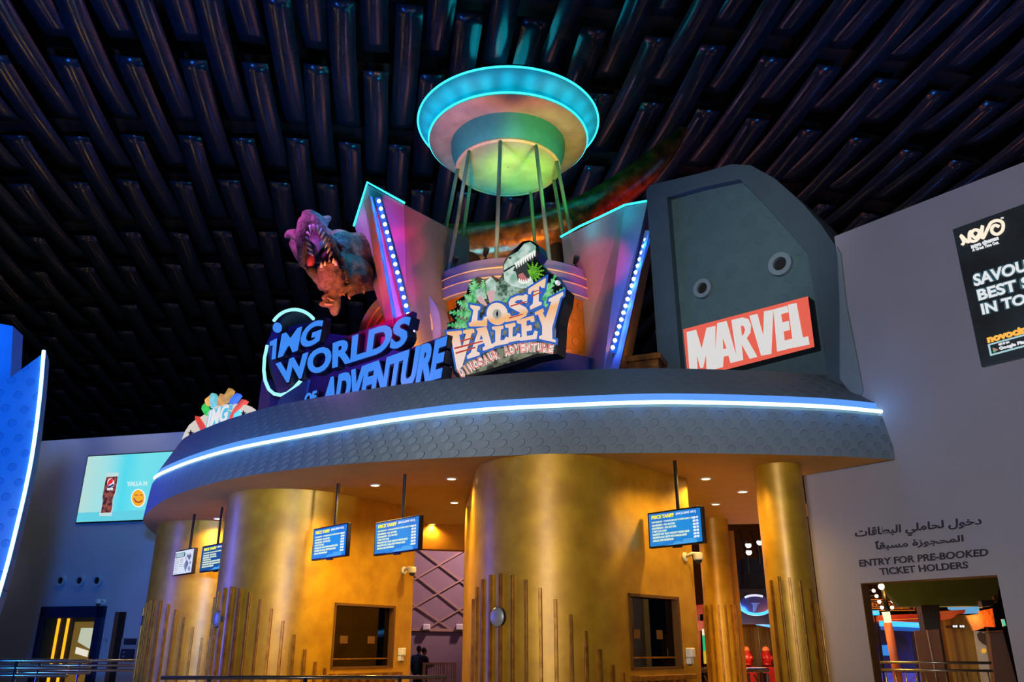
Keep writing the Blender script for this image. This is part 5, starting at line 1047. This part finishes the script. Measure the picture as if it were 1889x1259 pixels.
MB().tube([Fm.P(u, v, .03) for u, v in ell(c[0], c[1], rx, ry * 1.02, 40, 170, 372)], .035, 8).build('blue_ring', glow('ring_blue', '#50c8ff', 1.4), oval, smooth=True); MB().tube([Fm.P(u, v, .03) for u, v in ell(c[0], c[1], rx * .96, ry * .96, 20, 60, 130)], .025, 8).build('top_glint', glow('ring_white', '#e8e8ff', 1.0), oval, smooth=True)
mb = MB(); mb.prism(Fm, Fm.uv(zr([(555, 700), (620, 700), (600, 715), (583, 760), (570, 760), (568, 715)])), .02, .04); mb.build('emblem', M['grey'], oval)
for a, b, lb in (((440, 820), (575, 836), 'short blue light bar below the oval sign, left'), ((680, 798), (780, 812), 'short blue light bar right of the oval sign'), ((592, 842), (740, 870), 'thin blue light bar below the oval sign, right')):
    p, q = at_y(*zr([a])[0], 20.8), at_y(*zr([b])[0], 20.8); t = thing('blue_light_bar', p, lb, 'light', 'blue light bars by the oval sign'); MB().cyl(p, q, .045, 8).build('tube', glow('bar_blue', '#48b8ff', 1.2), t, smooth=True); MB().cyl(p + Vector((0, .06, 0)), q + Vector((0, .06, 0)), .06, 8).build('holder', M['black'], t)
grid = thing('louvre_box', at_y(1398, 1060, 20.9), 'dark louvred box hanging above the oval sign', 'louvre box'); quadbox(grid, 'box', [(495, 390), (800, 375), (800, 590), (505, 595)], 21, .6, M['navy'])
for i in range(9): y = 400 + i * 22; quadbox(grid, 'louvre', [(497, y), (800, y - 10), (800, y - 2), (497, y + 8)], 20.95, .06, M['black'])
for x, y, lb in ((537, 292, 'upper small spotlight above the louvred box'), (541, 342, 'lower small spotlight above the louvred box'), (617, 272, 'bright small spotlight right above the louvred box')):
    p = at_y(*zr([(x, y)])[0], 20.5); t = thing('small_spotlight', p, lb, 'spotlight', 'small spotlights above the louvred box'); MB().tube([p + Vector((0, .16, .05)), p], [.05, .09], 12).build('can', M['black'], t, smooth=35); MB().cyl(p + Vector((0, .0, 0)), p + Vector((0, -.01, 0)), .07, 12).build('lens', G['warm'], t); MB().cyl(p + Vector((0, .12, -.5)), p + Vector((0, .12, .03)), .015, 6).build('stem', M['black'], t)
def turnstile(px, py, Y, label):
    p = at_y(px, py, Y); t = thing('turnstile', (p.x, p.y, 0), label, 'turnstile', 'steel turnstiles'); h = p.z
    MB().box((p.x - .2, p.y, h / 2 - .05), (.05, .3, h - .1)).build('side_panel', M['steel'], t, bevel=.01); MB().box((p.x + .2, p.y, h / 2 - .05), (.05, .3, h - .1)).build('side_panel', M['steel'], t, bevel=.01)
    MB().box((p.x, p.y, h - .04), (.48, .36, .09)).build('top_cover', M['steel'], t, bevel=.03)
    for a in (0, 2.1, 4.2): MB().cyl((p.x, p.y - .2, h - .35), (p.x + .25 * math.cos(a), p.y - .3, h - .35 + .25 * math.sin(a)), .018, 8).build('arm', M['steel'], t)
turnstile(1303, 1233, 19.0, 'steel turnstile left of the inner gold column'); turnstile(1394, 1233, 19.0, 'steel turnstile right of the inner gold column')
lamp('POINT', at_y(1330, 1150, 20.3), '#ffb070', 70, .3); lamp('POINT', at_y(1400, 1180, 20.4), '#ffa860', 90, .3); lamp('POINT', at_y(1390, 1130, 19.6), '#4090ff', 25, .2)

# ------------------------------------------------------------------ beyond the pre-booked opening
k = 309 / 1861
def ze(pts): return [z_(x, y, 1580, 1050, k) for x, y in pts]
def qb(root, name, pts, Y, th, m, deg=-14, **kw):
    Fm = Frame((0, 0, 0), deg); c = at_y(*ze([pts[0]])[0], Y); Fm = Frame((c.x, c.y, 0), deg); mb = MB(); mb.prism(Fm, Fm.uv(ze(pts)), -th, 0); return mb.build(name, m, root, **kw)
slab = thing('green_slab', at_y(1720, 1100, 13.6), 'dull green ceiling slab seen through the pre-booked opening', 'ceiling slab'); qb(slab, 'slab_face', [(300, 120), (1600, 60), (1560, 380), (1300, 415), (480, 420), (330, 250)], 14.6, .3, M['green'])
pl = thing('dark_pillar', at_y(1720, 1240, 14), 'black square pillar beyond the pre-booked opening', 'pillar'); qb(pl, 'shaft', [(715, 405), (920, 400), (935, 640), (1040, 1300), (830, 1300), (760, 665)], 14.2, .4, M['ceil_gap'])
bp_ = thing('standing_board', at_y(1705, 1240, 13.4), 'brown board panel standing before the black pillar', 'panel'); qb(bp_, 'board', [(645, 690), (915, 672), (1010, 1300), (740, 1300)], 13.6, .08, M['brownpanel']); qb(bp_, 'edge_strip', [(775, 680), (785, 680), (910, 1300), (898, 1300)], 13.55, .05, M['trim'])
bw = thing('bamboo_wall', at_y(1780, 1200, 16), 'ochre bamboo cane wall right of the black pillar', 'wall'); qb(bw, 'canes', [(935, 560), (1080, 505), (1330, 520), (1420, 1300), (1020, 1300)], 16.5, .1, M['bamboo'])
for x, lb in ((1096, 'left pair of tiny white lights on the bamboo wall'), (1172, 'right pair of tiny white lights on the bamboo wall')):
    t = thing('tiny_light', at_y(*ze([(x, 640)])[0], 16.2), lb, 'light', 'tiny lights on the bamboo wall')
    for d in (-14, 14): p = at_y(*ze([(x + d, 640)])[0], 16.2); MB().ball(p, .022, 8, 6).build('led', G['swhite'], t); MB().cyl(p + Vector((0, .01, 0)), p + Vector((0, .35, 0)), .018, 6).build('mount', M['black'], t)
rb = thing('red_roof_beam', at_y(1655, 1140, 17), 'red beam with gold edges crossing behind the lantern post', 'beam'); qb(rb, 'beam', [(120, 520), (740, 500), (745, 590), (140, 600)], 17, .3, M['red']); qb(rb, 'gold_edge', [(120, 580), (740, 545), (740, 552), (120, 588)], 16.9, .05, M['cream'])
rt_ = thing('red_roof_corner', at_y(1750, 1135, 16), 'red roof corner right of the black pillar', 'roof'); qb(rt_, 'roof_edge', [(920, 470), (1210, 455), (1200, 495), (1120, 505), (1060, 555), (950, 570)], 16, .4, M['red'])
lt = thing('lattice_screen', at_y(1640, 1115, 18), 'orange geometric lattice screen above the red beam', 'screen')
qb(lt, 'lattice_back', [(110, 300), (330, 310), (480, 430), (760, 430), (760, 470), (110, 470)], 18.2, .1, mat('lattice_back', '#3a1408', .7))
for i in range(6): y = 340 + i * 24; qb(lt, 'lattice_bar', [(110, y), (350 + i * 60, y - 4), (350 + i * 60, y + 4), (110, y + 8)], 18, .05, glow('lattice_gold_lit', '#c87020', .55, base='#c87020') if i == 0 else bpy.data.materials['lattice_gold_lit'])  # bars emit faintly in place of light falling on them
for i in range(12): x = 130 + i * 46; qb(lt, 'lattice_bar', [(x, 355 + (i % 3) * 18), (x + 8, 355 + (i % 3) * 18), (x + 10, 400 + (i % 3) * 22), (x + 2, 400 + (i % 3) * 22)], 17.95, .05, bpy.data.materials['lattice_gold_lit'])
nb = thing('blue_neon_bar', at_y(1690, 1153, 15.5), 'bright blue neon bar below the red beam', 'light'); p, q = at_y(*ze([(255, 608)])[0], 15.6), at_y(*ze([(742, 628)])[0], 15.4); MB().cyl(p, q, .045, 10).build('tube', glow('neon_blue', '#38b0ff', 1.6), nb, smooth=True); MB().cyl(p + Vector((.05, .07, -.04)), q + Vector((0, .07, -.04)), .07, 8).build('holder', glow('neon_blue_dim', '#1060c0', .8), nb)
nb2 = thing('blue_neon_bar', at_y(1605, 1131, 16.5), 'short blue neon bar above the red beam at the opening edge', 'light'); p, q = at_y(*ze([(110, 490)])[0], 16.6), at_y(*ze([(245, 490)])[0], 16.6); MB().cyl(p, q, .045, 8).build('tube', bpy.data.materials['neon_blue'], nb2, smooth=True); MB().cyl(p + Vector((0, .07, 0)), q + Vector((0, .07, 0)), .06, 8).build('holder', M['black'], nb2)
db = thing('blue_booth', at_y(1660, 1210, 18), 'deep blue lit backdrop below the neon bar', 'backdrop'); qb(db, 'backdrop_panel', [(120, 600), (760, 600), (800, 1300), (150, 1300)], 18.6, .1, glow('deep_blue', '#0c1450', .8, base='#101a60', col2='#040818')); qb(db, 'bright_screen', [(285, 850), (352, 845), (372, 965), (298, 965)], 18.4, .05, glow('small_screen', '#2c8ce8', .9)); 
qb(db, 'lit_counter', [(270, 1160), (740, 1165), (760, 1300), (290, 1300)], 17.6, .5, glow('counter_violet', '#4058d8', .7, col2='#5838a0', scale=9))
lp = thing('lantern_post', at_y(1640, 1200, 13), 'orange-lit lantern post with a bright bulb on top', 'lamp post'); Yp = 13.2
P_ = lambda x, y: at_y(*ze([(x, y)])[0], Yp)
MB().tube([P_(345, 600), P_(470, 1260)], [.06, .06], 10).build('post', mat('post_salmon', '#d87858', .5), lp, smooth=True); MB().tube([P_(325, 480), P_(352, 600)], [.06, .05], 12).build('lantern', glow('lantern_lit', '#fff0c0', 1.2), lp, smooth=True)
MB().tube([P_(295, 230), P_(345, 470)], [.035, .04], 8).build('upper_post', M['black'], lp, smooth=True)
for x, y in ((305, 300), (318, 365), (330, 430)): MB().ball(P_(x, y), .03, 8, 6).build('side_bulb', G['warm'], lp, smooth=True)
MB().ball(P_(275, 198), .045, 12, 8).build('top_bulb', glow('top_bulb', '#ffe0a0', 14), lp, smooth=True); lamp('POINT', P_(275, 198) + Vector((0, -.15, 0)), '#ffb050', 18, .05)
for i, (x, y) in enumerate(((190, 243), (222, 303), (253, 366), (400, 360), (282, 430), (395, 430))):
    p = at_y(*ze([(x, y)])[0], 17.6); t = thing('lattice_bulb', p, 'small warm bulb in front of the orange lattice screen', 'bulb', 'bulbs in front of the orange lattice'); MB().ball(p, .035, 10, 8).build('bulb', G['warm'], t, smooth=True); MB().cyl(p + Vector((0, 0, .03)), p + Vector((0, 0, .09)), .015, 6).build('socket', M['black'], t)
po = thing('child_poster', at_y(1810, 1200, 13.2), 'white and green standing banner with an orange dot, beside the right jamb', 'banner'); qb(po, 'white_panel', [(1305, 690), (1430, 700), (1520, 1300), (1400, 1300)], 13.6, .04, mat('banner_white', '#c8c4b8', .6)); qb(po, 'green_panel', [(1420, 705), (1475, 700), (1530, 990), (1470, 1000)], 13.55, .04, M['greenp'])
qb(po, 'dark_picture', [(1340, 730), (1375, 695), (1420, 720), (1440, 850), (1400, 830), (1360, 790)], 13.56, .02, M['brownpanel']); qb(po, 'orange_dot', ell(1418, 912, 26, 26, 16), 13.54, .02, glow('banner_dot', '#d8a030', .7, base='#d8a030'))
jb = thing('brown_cabinet', at_y(1850, 1230, 12.4), 'brown cabinet side just inside the right jamb of the opening', 'cabinet'); qb(jb, 'side', [(1475, 700), (1625, 690), (1790, 1300), (1545, 1300)], 12.6, .2, M['brownpanel']); qb(jb, 'top_edge', [(1470, 690), (1625, 680), (1630, 700), (1475, 712)], 12.55, .25, M['brown'])
ob = thing('orange_relief', at_y(1815, 1140, 15), 'orange textured relief panel high beyond the banner', 'panel'); qb(ob, 'relief', [(1365, 470), (1510, 440), (1545, 650), (1420, 645)], 15, .1, mat('orange_relief', '#c86a28', .7, bump=.6, bscale=12)); qb(ob, 'relief_edge', [(1215, 520), (1370, 500), (1420, 660), (1300, 690)], 15.1, .1, mat('relief_edge', '#8a6a48', .8, bump=.5, bscale=14))
sk_ = thing('blue_backdrop', at_y(1780, 1125, 19), 'pale blue lit strip above the bamboo wall', 'backdrop'); qb(sk_, 'strip', [(1020, 425), (1360, 420), (1370, 495), (1200, 500), (1030, 450)], 19, .1, glow('pale_blue', '#6cb0e0', .8)); qb(sk_, 'yellow_edge', [(1300, 425), (1400, 418), (1400, 436), (1300, 440)], 18.9, .1, glow('yellow_edge', '#e0a020', .8))
spk = thing('wall_speaker', at_y(1825, 1113, 12.6), 'black speaker hanging inside the opening, upper right', 'speaker'); qb(spk, 'cabinet', [(1380, 350), (1530, 345), (1535, 410), (1400, 425)], 12.8, .2, M['black'], bevel=.01); qb(spk, 'bracket', [(1525, 300), (1555, 290), (1560, 360), (1535, 365)], 12.85, .1, M['brown'])
ex = thing('exit_light', RW.P(dw1, 1.75, -.25), 'small green lit exit box on the right jamb of the opening', 'exit sign'); qb(ex, 'lit_face', [(1615, 565), (1640, 562), (1660, 630), (1632, 636)], 10.25, .02, glow('exit_green', '#50d0a0', .95)); qb(ex, 'case', [(1612, 560), (1643, 557), (1663, 634), (1630, 641)], 10.28, .03, M['white'])
gr_ = thing('guard_rail', at_y(1720, 1240, 12.4), 'steel guard rail across the pre-booked opening', 'railing'); Fm = Frame((at_y(1720, 1240, 12.4).x, 12.4, 0), -30); e0, e1 = Fm.hit(*ze([(150, 1045)])[0]), Fm.hit(*ze([(1500, 1040)])[0]); zt_ = (e0[1] + e1[1]) / 2
for z in (zt_, zt_ - .1): MB().cyl(Fm.P(e0[0], z), Fm.P(e1[0], z), .018, 8).build('rail_bar', M['steel'], gr_, smooth=True)
for i in range(12): u = e0[0] + (e1[0] - e0[0]) * (i + .5) / 12; MB().cyl(Fm.P(u, .1), Fm.P(u, zt_ - .1), .009, 6).build('bar', M['steel'], gr_, smooth=True)
lamp('POINT', at_y(1800, 1140, 15.0), '#ffa050', 30, .3); lamp('POINT', at_y(1770, 1180, 14.6), '#ffc080', 16, .3); lamp('POINT', at_y(1650, 1125, 16.2), '#ff8040', 25, .2); lamp('SPOT', RW.P(dw0 + .25, 2.2, -.6), '#ffa070', 60, .08, aim=RW.P(dw1, 1.6, -.1), angle=70)
mb = MB(); mb.fbox(RW, dw0 - .0, dw0 + .012, 0, dz, -.18, .0); mb.fbox(RW, dw0, dw1, dz - .012, dz, -.18, 0); struct(mb.build('trim_3', M['brown']), 'dark brown lining of the pre-booked opening', 'lining')
struct(MB().box((9.5, 27.5, 3.5), (18, .2, 7), -.1).build('wall_deep', M['wall_far']), 'dark wall deep inside', 'wall')
def stand(root, p, r=.02):
    MB().cyl(Vector((p.x, p.y, 0)), p, r, 8).build('stand', M['ceil_gap'], root)
stand(sk_, at_y(*ze([(1200, 470)])[0], 19.1)); stand(ob, at_y(*ze([(1440, 600)])[0], 15.12)); stand(nb, at_y(*ze([(600, 625)])[0], 15.6)); stand(nb2, at_y(*ze([(200, 490)])[0], 16.7)); stand(lt, at_y(*ze([(200, 440)])[0], 18.3)); stand(lt, at_y(*ze([(600, 440)])[0], 18.3))
stand(oval, at_y(*zr([(580, 820)])[0], 20.6), .06); stand(grid, at_y(*zr([(620, 560)])[0], 21.3), .06)
for o in [o for o in COL.objects if o.get('category') == 'bulb']:
    p = o.location; MB().cyl(p + Vector((0, .02, .02)), Vector((p.x, 18.35, p.z + .02)), .012, 6).build('arm', M['black'], o)
for o in [o for o in COL.objects if o.name.startswith('small_spotlight')]:
    p = o.location; MB().cyl(p + Vector((0, .12, -.45)), Vector((p.x, 21.15, 4.4)), .015, 6).build('arm', M['black'], o)
for o in [o for o in COL.objects if o.name.startswith('blue_light_bar')]:
    p = o.location; stand(o, p + Vector((.06, .1, 0)))
